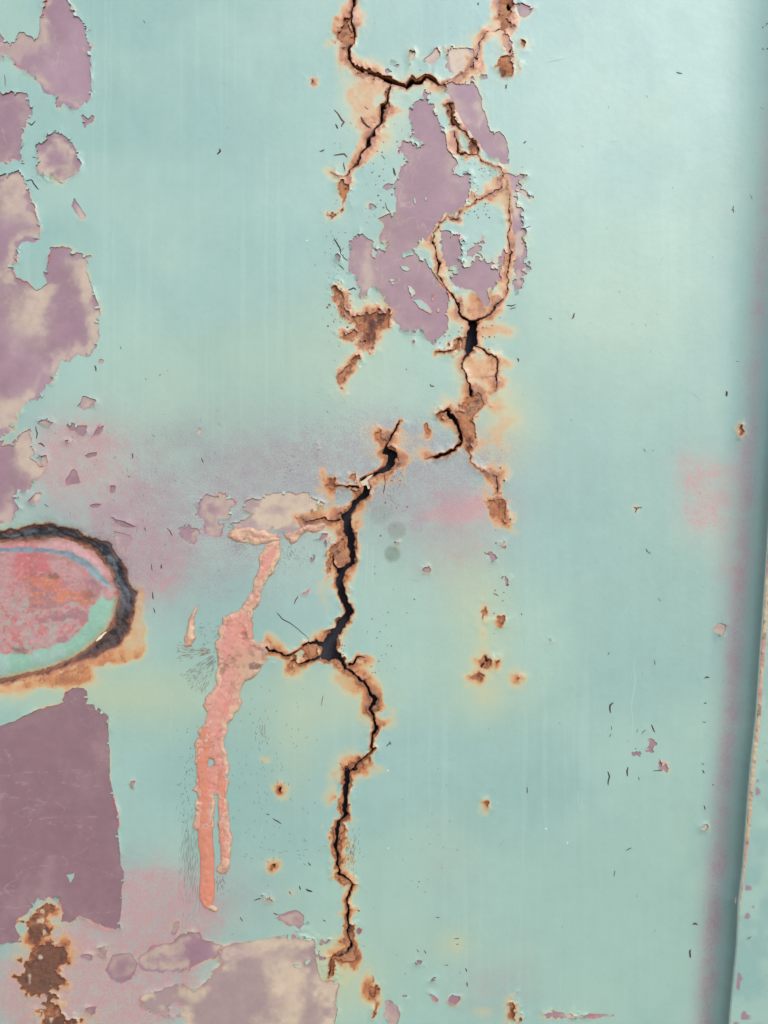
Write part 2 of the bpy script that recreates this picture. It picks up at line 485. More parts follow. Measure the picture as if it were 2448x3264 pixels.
 (P("G 1322,1450 1335,1436 1347,1452 1338,1468"), .9, .0),
 (P("G 1618,1885 1655,1880 1655,1895 1630,1900"), .4, .2),
 (P("E 855,1040 868,1015 890,1012 880,1050 875,1075"), .2, .4),
 (P("H 855,175 918,210 910,250 885,278 840,250 865,225"), .35, .5),
 (P("H 770,282 785,272 805,270 820,288 780,292"), .6, .0),
 (P("H 930,395 945,350 985,350 1000,390 978,415 960,395"), .5, .3),
 (P("H 1205,770 1225,748 1255,748 1260,770 1245,790 1215,788"), .0, .8),
 (P("I 1285,1530 1330,1495 1380,1505 1370,1550 1365,1575 1320,1590 1300,1560"), .1, .7),
 (P("I 770,728 822,730 810,745 790,750"), .6, .2),
 (P("I 208,1605 220,1598 228,1610 218,1620"), .2, .3),
 (P("H 165,2003 200,1995 260,1997 310,2010 360,2008 420,2014 520,2008 580,2010 645,2005 640,2020 590,2022 520,2037 480,2030 400,2035 320,2027 250,2024 200,2032"), .2, .6),
 (P("I 1462,245 1475,225 1492,222 1490,245 1470,266"), .6, .3),
]
# teal left standing inside the patches
ISLANDS = [P("D 822,25 845,30 875,50 880,78 855,105 845,65"), P("D 865,118 915,112 960,150 990,190 985,210 940,190 900,165"),
 P("B 780,1762 830,1765 845,1785 820,1798 790,1785"), P("B 597,1655 612,1650 615,1695 600,1700"), P("B 600,1785 615,1780 618,1810 603,1825"),
 P("B 795,1670 850,1665 860,1690 800,1700"), P("B 1120,1765 1150,1760 1155,1800 1130,1815 1115,1795"), P("B 1360,1900 1378,1905 1382,1960 1370,1975 1355,1930"),
 P("E 440,1635 490,1625 492,1650 463,1690"), P("D 990,85 1003,78 1003,120 992,125"), P("D 1015,175 1032,172 1035,192 1018,195"),
 P("G 905,1680 930,1675 960,1692 945,1705 915,1695"), P("G 975,1665 1010,1645 1018,1655 985,1685"), P("B 705,1858 735,1855 738,1878 715,1885"),
 P("F 400,345 420,330 480,325 470,350 430,360"), P("G 90,1945 180,1940 175,1985 120,2030 70,2000"), P("B 868,1318 878,1310 876,1350 869,1345"), P("B 945,1308 955,1305 953,1338 944,1335")]

# open cracks: (name, centre lines with widths, rust blobs with no paint, rim width)
CRACKS = [
 ("upper_crack", [
   P("B 468,-220,18 468,-10,22 478,30,18 455,75,15 455,150,16 468,200,16 475,225,13 462,290,14 428,320,16 435,380,20 448,415,16 500,450,13 560,480,13 650,500,17 715,545,34 770,560,36 820,575,32 850,540,52 880,545,28 935,525,24 975,505,20 1000,535,20 1030,560,14 1070,570,9"),
   P("B 720,575,12 705,620,16 690,670,16 665,720,18 655,800,18 620,850,20 590,900,22 565,970,20 530,1010,14 500,1060,12 470,1110,10 430,1165,6 360,1165,4 320,1140,2"),
   P("B 1070,555,3 1120,530,4 1160,500,5 1220,470,5 1260,410,10 1290,340,7 1310,280,6 1350,210,9 1380,212,6 1420,200,7 1460,210,9 1480,250,8"),
   P("B 1490,290,12 1505,325,18 1520,355,6"), P("B 1495,25,18 1498,60,22")],
  [P("B 430,405 500,438 580,470 660,486 730,535 705,562 640,522 540,492 460,445"), P("B 700,590 730,600 715,680 690,760 670,820 640,850 650,760 670,690"), P("B 380,150 450,120 465,200 460,300 420,320 360,250"), P("B 380,1170 430,1165 425,1250 410,1340 415,1400 350,1430 310,1440 300,1410 380,1390 385,1300 370,1220"),
   P("B 1450,-200 1500,-200 1525,60 1510,130 1520,200 1440,200 1420,160 1435,80"), P("B 1440,380 1520,360 1530,420 1560,470 1500,505 1450,505 1418,450"),
   P("B 1240,400 1300,380 1300,430 1250,450")], 11),
 ("branching_crack", [
   P("B 1105,690,14 1115,750,10 1130,810,18 1160,840,10 1215,890,9 1240,930,8 1290,960,10 1300,1015,6"),
   P("B 1140,880,10 1145,940,11 1160,1005,11 1220,1030,11 1300,1020,9 1310,1060,6 1370,1085,5 1430,1105,5 1460,1150,5 1440,1200,6 1440,1245,6 1370,1285,6 1290,1315,7 1265,1280,4"),
   P("B 1290,1310,5 1240,1360,4 1190,1385,5 1165,1450,6 1110,1455,9 1085,1440,5 1040,1480,7 1005,1530,9 990,1600,15 1020,1650,8 1020,1710,9 1040,1760,11 1030,1820,9 1070,1885,11 1110,1930,13 1150,1980,13 1165,2030,13 D 1165,200,14 1180,230,13 1225,255,18 1260,280,60 1255,330,76 1250,390,86 1235,440,58 1220,480,14 1190,520,9 1190,580,9 1210,630,11 1235,690,12 1250,750,18"),
   P("B 1460,1160,4 1490,1250,5 1500,1350,6 1500,1450,7 1500,1550,8 1505,1650,9 1500,1720,12 1490,1790,7 1485,1880,8 1470,1960,7 1410,2030,8 D 1385,190,10 1330,230,12 1280,255,14"),
   P("D 1285,420,11 1340,460,11 1410,490,11 1430,540,11 1420,600,9 1410,720,6"), P("D 1170,375,16 1160,380,12 1140,440,9 1100,465,7 1010,465,4"),
   P("D 1055,850,8 1100,845,22 1120,890,36 1155,940,32 1175,1000,18 1180,1050,13 1140,1100,16 1090,1135,22 1030,1140,18 985,1155,10 950,1170,5"),
   P("D 1215,1070,7 1240,1120,5 1240,1180,5 1290,1230,4 1360,1260,4 1420,1280,5 1420,1380,7")],
  [P("D 1235,690 1270,690 1260,740 1310,720 1335,790 1330,840 1290,870 1270,920 1278,990 1262,1090 1240,1120 1215,1060 1190,1040 1180,950 1150,900 1150,860 1190,855 1195,800 1240,760"),
   P("D 1350,1450 1400,1430 1440,1420 1480,1440 1485,1500 1470,1560 1470,1605 1435,1590 1430,1520 1400,1550 1380,1490"),
   P("B 1080,690 1130,680 1150,780 1160,840 1100,820 1090,760"), P("B 1220,940 1290,930 1310,1000 1250,1010"),
   P("D 1100,400 1160,360 1190,380 1150,440 1110,450"),
   P("D 1010,860 1060,860 1090,910 1060,930 1020,900")], 10),
 ("main_crack", [
   P("D 780,920,5 750,970,11 715,1020,10 685,1080,12 690,1120,44 730,1150,66 720,1190,52 690,1230,34 640,1255,18 580,1280,12 540,1310,20 555,1350,36 550,1390,36 500,1440,32 455,1490,26 415,1545,48 430,1590,50 440,1650,52 455,1720,46 460,1800,34 455,1860,30 420,1890,22 385,1910,42 380,1960,46 385,2010,44 390,2060,44 F 1215,740,48 1220,820,46 1245,880,40 1275,930,44 1240,980,50 1210,1040,54 1160,1090,54 1140,1150,84 1130,1200,92 1190,1220,46"),
   P("F 1190,1225,34 1230,1290,18 1300,1340,14 1360,1385,16 1395,1440,14 1420,1490,26 1450,1515,26 1415,1560,26 1410,1600,22 1440,1640,26 1450,1700,20 1425,1760,12 1415,1830,15 1440,1830,14 1400,1880,12 1330,1940,11 1300,1985,10 1250,1985,12 G 1250,400,26 1255,480,30 1250,540,30 1240,600,28 1240,660,26 1245,700,24 1200,740,18 1180,790,22 1195,850,16 1180,900,20 1195,960,17 1190,1030,14 1200,1080,14 1250,1110,14 1300,1150,14 1280,1210,14 1255,1260,10 1270,1310,14 1255,1370,14 1270,1430,12 1260,1490,10 1290,1570,12 1250,1610,8 1150,1645,10 1140,1700,6 1130,1770,3"),
   P("F 1090,1150,34 1050,1140,24 980,1140,10 960,1170,5 910,1205,7 860,1225,9 800,1205,14 745,1190,18 735,1165,10"),
   P("F 1080,1225,20 1000,1255,17 940,1275,7 880,1250,5"), P("F 1280,1290,16 1320,1250,12 1330,1220,8 1380,1245,5"),
   P("F 1160,560,7 1170,610,10 1200,650,13"), P("D 500,1355,9 430,1350,6 340,1340,4"), P("F 1210,325,10 1130,325,5 1060,320,5 990,335,5 930,305,4")],
  [P("D 300,1280 340,1290 365,1330 340,1365 300,1340"), P("D 440,1280 480,1270 505,1320 500,1355 460,1340"), P("D 470,1370 530,1360 530,1400 480,1450 440,1500 470,1430"),
   P("F 1160,470 1250,460 1265,540 1265,610 1235,640 1195,625 1165,575 1150,640 1120,720 1130,600"), P("D 630,1010 660,1000 690,1060 670,1080 640,1050"),
   P("F 960,1170 1000,1130 1060,1160 1065,1210 1010,1250 965,1230"), P("F 870,1230 910,1210 940,1270 900,1290"),
   P("F 1150,1240 1240,1230 1290,1310 1370,1390 1400,1450 1340,1400 1270,1340 1200,1300"),
   P("F 1410,1540 1470,1540 1475,1580 1420,1600"), P("F 1280,1960 1300,1930 1380,1890 1420,1850 1440,1790 1455,1830 1400,1920 1330,1990"),
   P("G 1180,610 1220,560 1235,590 1220,660 1185,640"), P("G 1170,760 1230,740 1250,790 1220,880 1210,1000 1180,1060 1160,960 1165,860"),
   P("G 1180,1090 1260,1110 1330,1150 1300,1170 1230,1150"), P("G 1240,1400 1310,1400 1310,1560 1330,1620 1300,1670 1180,1650 1130,1700 1120,1650 1180,1600 1240,1550"),
   P("G 1130,1650 1180,1650 1175,1760 1140,1770")], 10),
 ("rust_hole", [P("L 240,565,12 330,575,22"), P("L 190,1290,20 225,1300,24")],
  [P("L 720,350 715,420 650,470 640,540 590,560 640,600 690,640 660,740 600,750 560,760 555,820 500,830 540,860 600,860 600,820 680,790 710,860 740,890 840,890 910,960 920,1060 890,1130 830,1150 760,1160 740,1200 790,1260 860,1330 860,1390 740,1440 670,1480 740,1530 680,1590 650,1680 760,1640 830,1680 830,1780 880,1860 990,1800 1070,1830 1000,1924 930,2300 560,2300 590,1800 490,1740 560,1700 600,1620 600,1500 450,1520 350,1500 260,1400 230,1310 300,1220 340,1190 280,1150 290,1100 390,1060 420,970 460,900 440,830 390,810 370,740 380,650 340,580 390,540 470,450 560,370 640,350")], 3),
 ("rust_spots", [P("O 1046,1432,4 1040,1444,6"), P("O 1044,1420,3 1052,1428,4"), P("O 608,1700,4 603,1708,5"), P("O 590,1866,4 594,1874,5"), P("O 1567,845,4 1569,853,5")],
  [P("O 1033,1428 1044,1415 1058,1422 1062,1436 1050,1446 1040,1442"), P("O 1018,1462 1034,1452 1046,1460 1036,1474 1022,1470"), P("O 1040,1322 1048,1310 1053,1324 1046,1338"), P("O 1074,1332 1086,1326 1092,1338 1082,1348"),
   P("O 1066,1430 1076,1422 1074,1440"), P("O 1112,1462 1120,1466 1114,1474"), P("O 1046,1732 1056,1730 1054,1742"), P("O 600,1700 608,1698 608,1712 600,1712"), P("O 586,1866 598,1864 598,1876 588,1876"), P("O 672,172 680,174 678,186 672,184"),
   P("O 1102,2170 1112,2158 1120,2180 1126,2196 1108,2202 1100,2190"), P("O 1126,90 1136,92 1132,102"), P("O 1596,930 1604,920 1606,936 1598,942")], 5),
]
# stand-alone rust spots, away from the cracks
SPOTS = [b for c in CRACKS if c[0] == "rust_spots" for b in c[2]]
SPOT_LINES = [l for c in CRACKS if c[0] == "rust_spots" for l in c[1]]
CRACKS = [c for c in CRACKS if c[0] != "rust_spots"]
SPOTS += [P("D 930,940 965,935 982,970 970,1005 935,985"), P("D 500,495 440,545 460,580 430,640 400,710 370,700 350,650 380,590 440,540"), P("G 1415,1740 1432,1790 1452,1880 1440,1910 1425,1860"), P("G 1455,1950 1440,2030 1425,2020 1440,1960"),
  P("D 340,10 370,40 400,120 430,180 500,240 560,190 640,190 710,210 680,290 620,340 600,430 560,455 530,420 540,340 470,360 380,375 380,360 500,330 520,280 430,220 380,160 350,90")]
OVAL_OUT = P("K -300,150 0,150 100,125 200,130 300,95 420,75 560,80 700,110 850,165 1000,225 1170,290 1200,370 1260,450 1335,540 1330,600 1370,680 1385,750 1435,800 1430,870 1400,1000 1375,1120 1350,1220 1280,1320 1180,1380 1050,1440 930,1480 860,1500 700,1560 480,1640 300,1670 150,1720 0,1770 -300,1800")
OVAL_IN = P("K -300,260 0,250 150,235 300,235 420,225 540,200 650,215 760,240 880,290 980,345 1030,400 1090,500 1180,590 1185,640 1175,690 1225,780 1235,860 1215,980 1170,1110 1110,1210 1010,1310 880,1425 700,1535 480,1620 260,1670 0,1735 -300,1780")
FILLER = P("F 830,470 790,470 720,500 680,580 660,640 650,720 640,780 600,840 540,900 490,940 430,970 440,1010 410,1040 405,1100 390,1180 400,1250 385,1330 390,1420 360,1480 320,1490 320,1540 295,1570 330,1610 320,1660 300,1690 275,1740 300,1770 260,1790 265,1850 250,1920 265,1990 270,2074 G 250,520 270,560 250,610 255,700 245,770 275,800 320,820 370,760 375,640 365,560 395,545 410,640 405,760 415,900 400,1060 440,1085 480,1040 480,950 500,830 480,740 485,600 470,540 480,480 465,420 480,330 465,250 450,180 470,80 510,40 550,0 F 555,1530 530,1490 570,1440 580,1400 640,1370 690,1310 740,1250 720,1230 770,1150 740,1130 690,1140 640,1110 650,1060 630,1000 650,920 690,840 720,750 770,680 770,640 820,590 825,540")
FILLER2 = P("F 280,880 265,950 240,1060 250,1110 215,1165 175,1160 190,1080 230,940")
FILLER3 = P("F 480,400 560,380 640,370 720,385 790,400 830,430 820,470 740,480 640,490 590,470 520,470 470,450")
FILLER4 = P("F 860,420 930,400 980,370 1060,345 1120,350 1110,380 1030,400 960,440 900,480")

# ------------------------------------------------------------------ fields
HP = np.full((NY, NX), FAR, np.float32)
patch_sd = []
for poly, dk, bl in PATCHES:
    big = (np.ptp(poly[:, 0]) > 110)
    win, sd = poly_sd(poly, None if big else GX * 0.3 + PX * 0.7, None if big else GY * 0.3 + PY * 0.7)
    patch_sd.append((win, sd))
    put_min(HP, win, sd)
for poly in ISLANDS:
    win, sd = poly_sd(poly, m=40)
    HP[win] = np.where(sd < 39, np.maximum(HP[win], -sd), HP[win])

frag = fbm(GX, GY, 13, 61, 3, .7)
fzone = sstep(.46, .68, fbm(GX, GY, 120, 63, 3)) * (1 - sstep(430, 390, GX) * sstep(2150, 2200, GY))
HP = np.where(HP < FAR - 1, HP + (frag - .5) * 34 * fzone * sstep(34, 6, np.abs(HP)), HP)
rimn = fbm(GX, GY, 40, 71, 3, 0.6)
rag = fbm(GX, GY, 20, 73, 3, 0.7)
RUST = np.full((NY, NX), FAR, np.float32)
VOID = np.full((NY, NX), FAR, np.float32)
crack_fields = []
for name, lines, blobs, rim in CRACKS:
    V = np.full((NY, NX), FAR, np.float32)
    W = V.copy()
    for ln in lines:
        ln = ln.copy()
        ln[:, 2] *= 1.08 if name == 'main_crack' else np.clip(ln[:, 2] / 8.5, 0.55, 0.92)
        line_sd(ln, QX, QY, into=V)
        lw = ln.copy()
        lw[:, 2] = np.minimum(lw[:, 2] * 1.9, lw[:, 2] + 2 * rim)
        line_sd(lw, QX, QY, into=W)
    k = sstep(0.46, 0.66, rimn)
    R = (V - 0.8) * (1 - k) + W * k
    for bl in blobs:
        win, sd = poly_sd(bl, QX, QY)
        put_min(R, win, sd + 2.5 + (rag[win] - .5) * 34)
    crack_fields.append((name, V, R))
    RUST = np.minimum(RUST, R)
    VOID = np.minimum(VOID, V)
SPOTV = np.full((NY, NX), FAR, np.float32)
for ln in SPOT_LINES:
    line_sd(ln, QX, QY, into=SPOTV)
SPOTR = np.full((NY, NX), FAR, np.float32)
spot_fields = []
for bl in SPOTS:
    small = np.ptp(bl[:, 0]) < 60 and np.ptp(bl[:, 1]) < 60
    win, sd = poly_sd(bl, QX, QY, m=60)
    sd = sd + (rag[win] - .5) * (9 if small else 44) + (1.0 if small else 2.0)
    spot_fields.append((win, sd))
    put_min(SPOTR, win, np.where(sd > 50, FAR, sd))
RUSTMAIN = RUST
RUST = np.minimum(RUST, SPOTR)
win_o, sd_o = poly_sd(OVAL_OUT, QX, QY)
OVO = np.full((NY, NX), FAR, np.float32)
OVO[win_o] = sd_o
win_i, sd_i = poly_sd(OVAL_IN, GX * .5 + PX * .5, GY * .5 + PY * .5)
OVI = np.full((NY, NX), FAR, np.float32)
OVI[win_i] = sd_i

# panel rises to the viewer at the right seam, slope shaped to stay dark
seam = np.array([[3400, 2306], [3264, 2316], [3180, 2321], [3084, 2330], [2963, 2342], [2843, 2347], [2722, 2362], [2553, 2374], [2409, 2386],
                 [2264, 2403], [2084, 2415], [1891, 2429], [1746, 2439], [1563, 2448], [1000, 2492], [0, 2569], [-200, 2584]], np.float32)[::-1]
def seam_x(y):
    return np.interp(y, seam[:, 0], seam[:, 1]).astype(np.float32)
DEP = 0.019
TSEAM = seam_x(GY) - GX
bw = np.interp(GY, [-100, 1200, 3300], [300, 190, 120]).astype(np.float32)
BEND = DEP * np.clip(1 - (TSEAM - 4) / bw, 0, 1.05) ** 2.2
SX = CX + (GX - CX) * (1 - BEND / DIST)          # keeps the raised edge where the seam runs

# ------------------------------------------------------------------ paint relief
wave = (fbm(GX, GY, 420, 5, 2) - 0.5) * 0.0016
liftn = sstep(0.45, 0.8, fbm(GX, GY, 55, 91, 2))
lift = 0.0009 * liftn * np.exp(-np.clip(HP, 0, 90) / 9.0)
blis = sstep(0.35, 0.75, fbm(GX, GY, 45, 95, 3))
swell = 0.0011 * blis * np.exp(-np.clip(RUST, 0, 90) / 13.0)
orange_peel = (fbm(GX, GY, 16, 97, 2) - 0.5) * 0.00006
HPAINT = 0.00065 + wave + lift + swell + orange_peel + BEND
OVD = np.clip(OVO, 0, 90)
HPAINT = HPAINT - 0.0012 * np.exp(-OVD / 14.0)
BASE = wave + BEND
# ------------------------------------------------------------------ paint colour
def gauss(o):
    """soft stain: overview x, y, rx, ry, amount"""
    x, y, rx, ry, a = o
    k = 0.6777
    return a * np.exp(-0.5 * (((QX - x / k) / (rx / k)) ** 2 + ((QY - y / k) / (ry / k)) ** 2))

def gsum(lst):
    r = np.zeros((NY, NX), np.float32)
    for o in lst:
        r += gauss(o)
    return r

col = np.empty((NY, NX, 3), np.float32)
col[:] = TEAL
col = mixc(col, TEAL_DEEP, sstep(.3, .7, fbm(GX, GY, 420, 201, 4)) * 0.9)
col = mixc(col, TEAL_YEL, sstep(.55, .9, fbm(GX, GY, 380, 211, 3)) * 0.1)
streak = vnoise(GX, GY * 0.06, 16, 221) * 0.6 + vnoise(GX, GY * 0.05, 44, 222) * 0.4
col = col * (0.98 + 0.04 * streak)[..., None]
runs = sstep(.72, .84, vnoise(GX + 6 * vnoise(GX, GY, 60, 225), GY * .012, 9, 226)) * sstep(.45, .7, fbm(GX, GY * .3, 160, 227, 2))
col = mixc(col, lin(184, 212, 200), runs * .16)
col = col * (0.955 + 0.09 * fbm(GX, GY, 46, 228, 4, .65))[..., None]
col = mixc(col, TEAL_BLUE, .55 * gsum([(660, 1335, 75, 55, .7), (700, 1050, 80, 30, .4), (1120, 150, 110, 160, .35), (850, 60, 90, 80, .35), (800, 1640, 80, 90, .5), (1150, 1110, 70, 90, .45), (660, 1690, 60, 110, .35), (960, 1600, 90, 60, .25), (300, 1700, 60, 140, .3), (1300, 1750, 120, 160, .25)]))
col = mixc(col, TEAL_YEL, gsum([(640, 1560, 45, 120, .5), (770, 1520, 60, 40, .5), (330, 1500, 130, 55, .5), (150, 1500, 140, 28, .35), (1040, 1500, 45, 40, .4), (1060, 1390, 40, 90, .35), (860, 250, 50, 80, .3), (470, 840, 150, 120, .25), (1300, 700, 160, 120, .2), (720, 2120, 70, 60, .8), (980, 2040, 30, 25, .55), (760, 760, 100, 120, .35), (1110, 900, 40, 60, .6), (1020, 1280, 50, 80, .5)]))
for gxo, gyo, gr, ga in ((856, 1146, 20, .8), (847, 1197, 18, .95), (823, 1112, 22, .4)):
    gd = np.hypot(GX - gxo / .6777, (GY - gyo / .6777) * 1.08) + (rimn - .5) * 14
    col = mixc(col, lin(118, 152, 134), sstep(gr / .6777 + 7, gr / .6777 - 7, gd) * ga * (.6 + .6 * rag))
# rust that has soaked into the paint
wsn = 0.26 + 1.25 * sstep(.38, .78, fbm(GX, GY, 80, 231, 3))
RD = np.minimum(np.clip(RUSTMAIN, 0, FAR) / wsn, np.clip(SPOTR, 0, FAR) / (wsn * .6))
OD = np.clip(OVO, 0, FAR)
under = sstep(1830, 2120, GY) * sstep(560, 380, GX)
RD = np.minimum(RD, OD / (0.25 + 1.5 * under * wsn))
stain = gsum([(800, 240, 30, 34, .85), (775, 205, 24, 22, .8), (740, 110, 10, 40, .8), (820, 300, 22, 24, .5), (735, 410, 12, 40, .35), (940, 190, 20, 12, .6), (1000, 120, 16, 24, .5), (1085, 120, 16, 40, .4), (1070, 716, 26, 11, 1.1), (1040, 800, 26, 22, 1.1), (770, 1480, 26, 18, 1.1), (740, 1462, 18, 12, .9),
              (1040, 655, 24, 24, 1.2), (1010, 690, 20, 20, .7), (1075, 655, 14, 16, .8), (1000, 790, 16, 30, .8), (1070, 800, 12, 40, .7), (960, 890, 22, 16, .7), (1020, 960, 20, 20, .6), (840, 180, 40, 14, .5), (1080, 920, 30, 60, .45), (735, 1370, 14, 20, .4), (105, 1470, 55, 13, 1.25), (165, 1455, 22, 16, 1.05), (190, 1415, 40, 16, 1.0), (297, 1325, 9, 40, 1.0), (298, 1375, 14, 22, 1.2), (275, 1402, 24, 14, 1.2), (235, 1418, 30, 12, .9), (300, 1290, 8, 14, .8), (625, 1440, 10, 30, .4),
              (985, 2040, 12, 10, .5), (1045, 1340, 10, 30, .4), (1040, 1440, 18, 26, .8), (1060, 1500, 24, 24, .3), (1050, 1735, 10, 10, .5), (592, 1870, 12, 12, .7), (604, 1705, 8, 14, .5),
              (573, 1640, 10, 6, .6), (1131, 95, 12, 10, .6), (676, 178, 8, 8, .5), (285, 1695, 6, 6, .3), (1600, 925, 8, 12, .5), (1375, 1100, 6, 8, .3), (1040, 2185, 20, 10, .3), (1115, 1468, 8, 8, .6),
              (790, 2130, 10, 26, .7), (805, 2150, 10, 20, .5), (90, 2080, 45, 90, .45), (800, 690, 40, 35, .4), (735, 470, 10, 10, .2)])
stain *= 0.55 + 1.0 * fbm(GX, GY, 60, 241, 4, .6)
lvl = np.clip(1.0 - RD / 66.0, 0, 1) ** 1.9 * sstep(88, 50, np.minimum(RUST, OVO))                 # 1 at the bare edge, 0 well away
fine = fbm(GX, GY, 46, 243, 4, .55)
lvl = np.maximum(lvl * (0.55 + 0.8 * fine), np.minimum(np.clip(stain, 0, 1.5) * (.25 + 1.0 * fine), .48 + .3 * fbm(GX, GY, 20, 245, 4, .65)))
lvl *= 0.72 + 0.30 * sstep(.34, .6, fbm(GX, GY, 130, 247, 3))
lvl = np.where(TSEAM < 200, lvl * 0.8, lvl)
col = mixc(col, YELLOW, sstep(0.0, 0.40, lvl) * 0.62)
col = mixc(col, PEACH, sstep(0.28, 0.55, lvl) * 0.85)
col = mixc(col, ORANGE, sstep(0.50, 0.72, lvl) * .95)
col = mixc(col, lin(158, 100, 74), sstep(0.76, 0.92, lvl) * 0.85)
col = mixc(col, lin(112, 72, 60), sstep(0.92, 1.05, lvl) * 0.8)
for poly_, blur_, cc_, a_ in [(P("D 880,1570 960,1510 1050,1470 1200,1440 1300,1420 1350,1480 1340,1560 1200,1590 1000,1580"), 16, lin(214, 162, 160), .6)]:
    w_, s_ = poly_sd(poly_, GX, GY)
    col[w_] = mixc(col[w_], cc_, sstep(blur_, -blur_, s_) * a_)
veins = np.abs(fbm(GX, GY, 44, 249, 4, .6) - .5)
col = mixc(col, BROWN, sstep(.03, .004, veins) * sstep(.45, .65, lvl) * .75)
col = mixc(col, lin(170, 108, 78), sstep(.5, .66, fbm(GX, GY, 24, 250, 4, .65)) * sstep(.5, .66, lvl) * .7)
# a thin rust line at every open crack edge, and the red undercoat that shows at some chipped edges
col = mixc(col, BROWN, sstep(3.5, 0.0, RUST) * 0.6)
col = mixc(col, lin(226, 120, 116), sstep(4.0, 0.5, HP) * sstep(.62, .72, fbm(GX, GY, 60, 251, 2)))
col = mixc(col, YELLOW, sstep(14, 2, HP) * sstep(.5, .7, fbm(GX, GY, 70, 253, 2)) * 0.45)
col = mixc(col, BROWN_DK, sstep(10, 0, OVO) * (1 - under * .6))
seam_grey = sstep(34, 0, TSEAM + (rag - .5) * 10)  # greyer towards the seam
col = mixc(col, lin(118, 112, 106), seam_grey * .45)
# overspray: pink, mauve, dark
mist = np.zeros((NY, NX, 3), np.float32)
mist[..., 0] = gsum([(165, 960, 55, 45, .75), (110, 1000, 60, 80, .35), (215, 1060, 60, 70, .5), (340, 1235, 40, 60, .8), (300, 1190, 60, 50, .5), (1000, 1100, 65, 35, .9), (1025, 1090, 30, 20, .5), (985, 1190, 70, 60, .45),
                     (340, 1930, 90, 50, .75), (230, 2120, 110, 90, 1.1), (330, 2110, 60, 80, .7), (390, 1960, 60, 40, .55), (60, 2150, 60, 70, .7), (1490, 1010, 28, 36, .7), (1500, 1090, 30, 60, .65), (1560, 1130, 24, 110, .75), (1545, 1060, 40, 60, .35),
                     (1060, 2150, 60, 30, .5), (960, 1850, 40, 50, .25), (1100, 2090, 60, 40, .3), (350, 1120, 120, 70, .35), (470, 1010, 200, 60, .2)])
mist[..., 1] = gsum([(230, 1010, 90, 110, .35), (640, 1000, 110, 45, .75), (740, 970, 80, 40, .7), (930, 960, 110, 50, .75), (900, 1060, 110, 60, .65), (960, 1130, 90, 70, .6), (1060, 980, 60, 30, .5), (520, 960, 160, 60, .35), (420, 1180, 130, 90, .45), (560, 1250, 80, 90, .35),
                     (500, 1900, 80, 50, .5), (540, 1960, 90, 40, .5), (60, 1110, 80, 60, .7), (250, 1150, 90, 60, .45), (830, 900, 80, 60, .4), (1000, 1900, 110, 80, .2), (1030, 2080, 90, 60, .25), (380, 1200, 90, 80, .3), (1000, 1010, 120, 40, .4)])
mist[..., 2] = gsum([(840, 1040, 60, 45, .55), (300, 930, 120, 50, .3), (480, 950, 120, 60, .35), (800, 1080, 60, 60, .4), (960, 1180, 90, 70, .3), (560, 1030, 120, 40, .3)])
band = np.exp(-0.5 * ((TSEAM - 72) / 27.0) ** 2) * np.interp(GY, [200, 800, 1700, 3300], [.55, .75, .9, 1.1])
mist[..., 1] += band * 1.0
mist[..., 0] += band * 0.75
mist *= (0.4 + 1.2 * fbm(GX, GY, 90, 261, 4))[..., None]
mist[..., 1] = mist[..., 1] * 0.38 + gsum([(420, 1040, 220, 110, .32), (860, 1020, 190, 95, .34), (330, 1190, 110, 90, .3), (620, 1180, 150, 120, .25)]) * (0.5 + fbm(GX, GY, 150, 263, 4))
mist[..., 2] *= .6
mist[..., 0] = mist[..., 0] * 0.9 + gsum([(640, 1010, 130, 50, .22), (180, 1010, 110, 100, .3), (330, 1200, 90, 90, .3), (960, 1090, 110, 90, .25), (300, 2010, 150, 110, .35), (700, 1010, 250, 80, .12)])
mist[..., 0] = mist[..., 0] * .72 + gsum([(330, 1950, 120, 70, .30), (250, 2110, 130, 90, .40), (60, 2160, 70, 60, .3), (170, 980, 90, 70, .15), (340, 1225, 60, 60, .15)])
mist[..., 0] = mist[..., 0] * 1.35 + band * .05
mist[..., 1] = mist[..., 1] * 1.35 + band * .2
mist = np.clip(mist, 0, np.array([1.0, .9, .6], np.float32)) * (1 - sstep(.3, .6, lvl))[..., None]

# ------------------------------------------------------------------ the panel
panel = bpy.data.objects.new("body_panel", None)
scene.collection.objects.link(panel)
panel["label"] = "weathered teal steel panel with rusty branching cracks and peeling paint"
panel["category"] = "metal panel"

keep = np.minimum(np.minimum(np.minimum(HP, RUST), OVO), TSEAM + 8)
build_sheet("paint_coat", keep, HPAINT, {"Col": col, "mist": mist}, M_PAINT, panel, bottom=BASE - 0.0004, xs=SX)

BLEACH = gsum([(75, 690, 26, 50, 1.0), (20, 440, 22, 30, .9), (55, 105, 18, 10, .8), (30, 700, 14, 60, .4), (45, 1010, 22, 30, .5), (640, 1078, 42, 16, .9), (690, 1090, 22, 12, .8), (590, 1120, 30, 10, .6), (640, 2035, 60, 8, .9), (530, 2050, 30, 12, .7), (690, 2130, 16, 26, .9), (640, 2150, 14, 50, .5), (600, 2090, 70, 40, .3), (1000, 130, 20, 18, .4), (795, 590, 8, 40, .6), (980, 370, 10, 30, .3)])
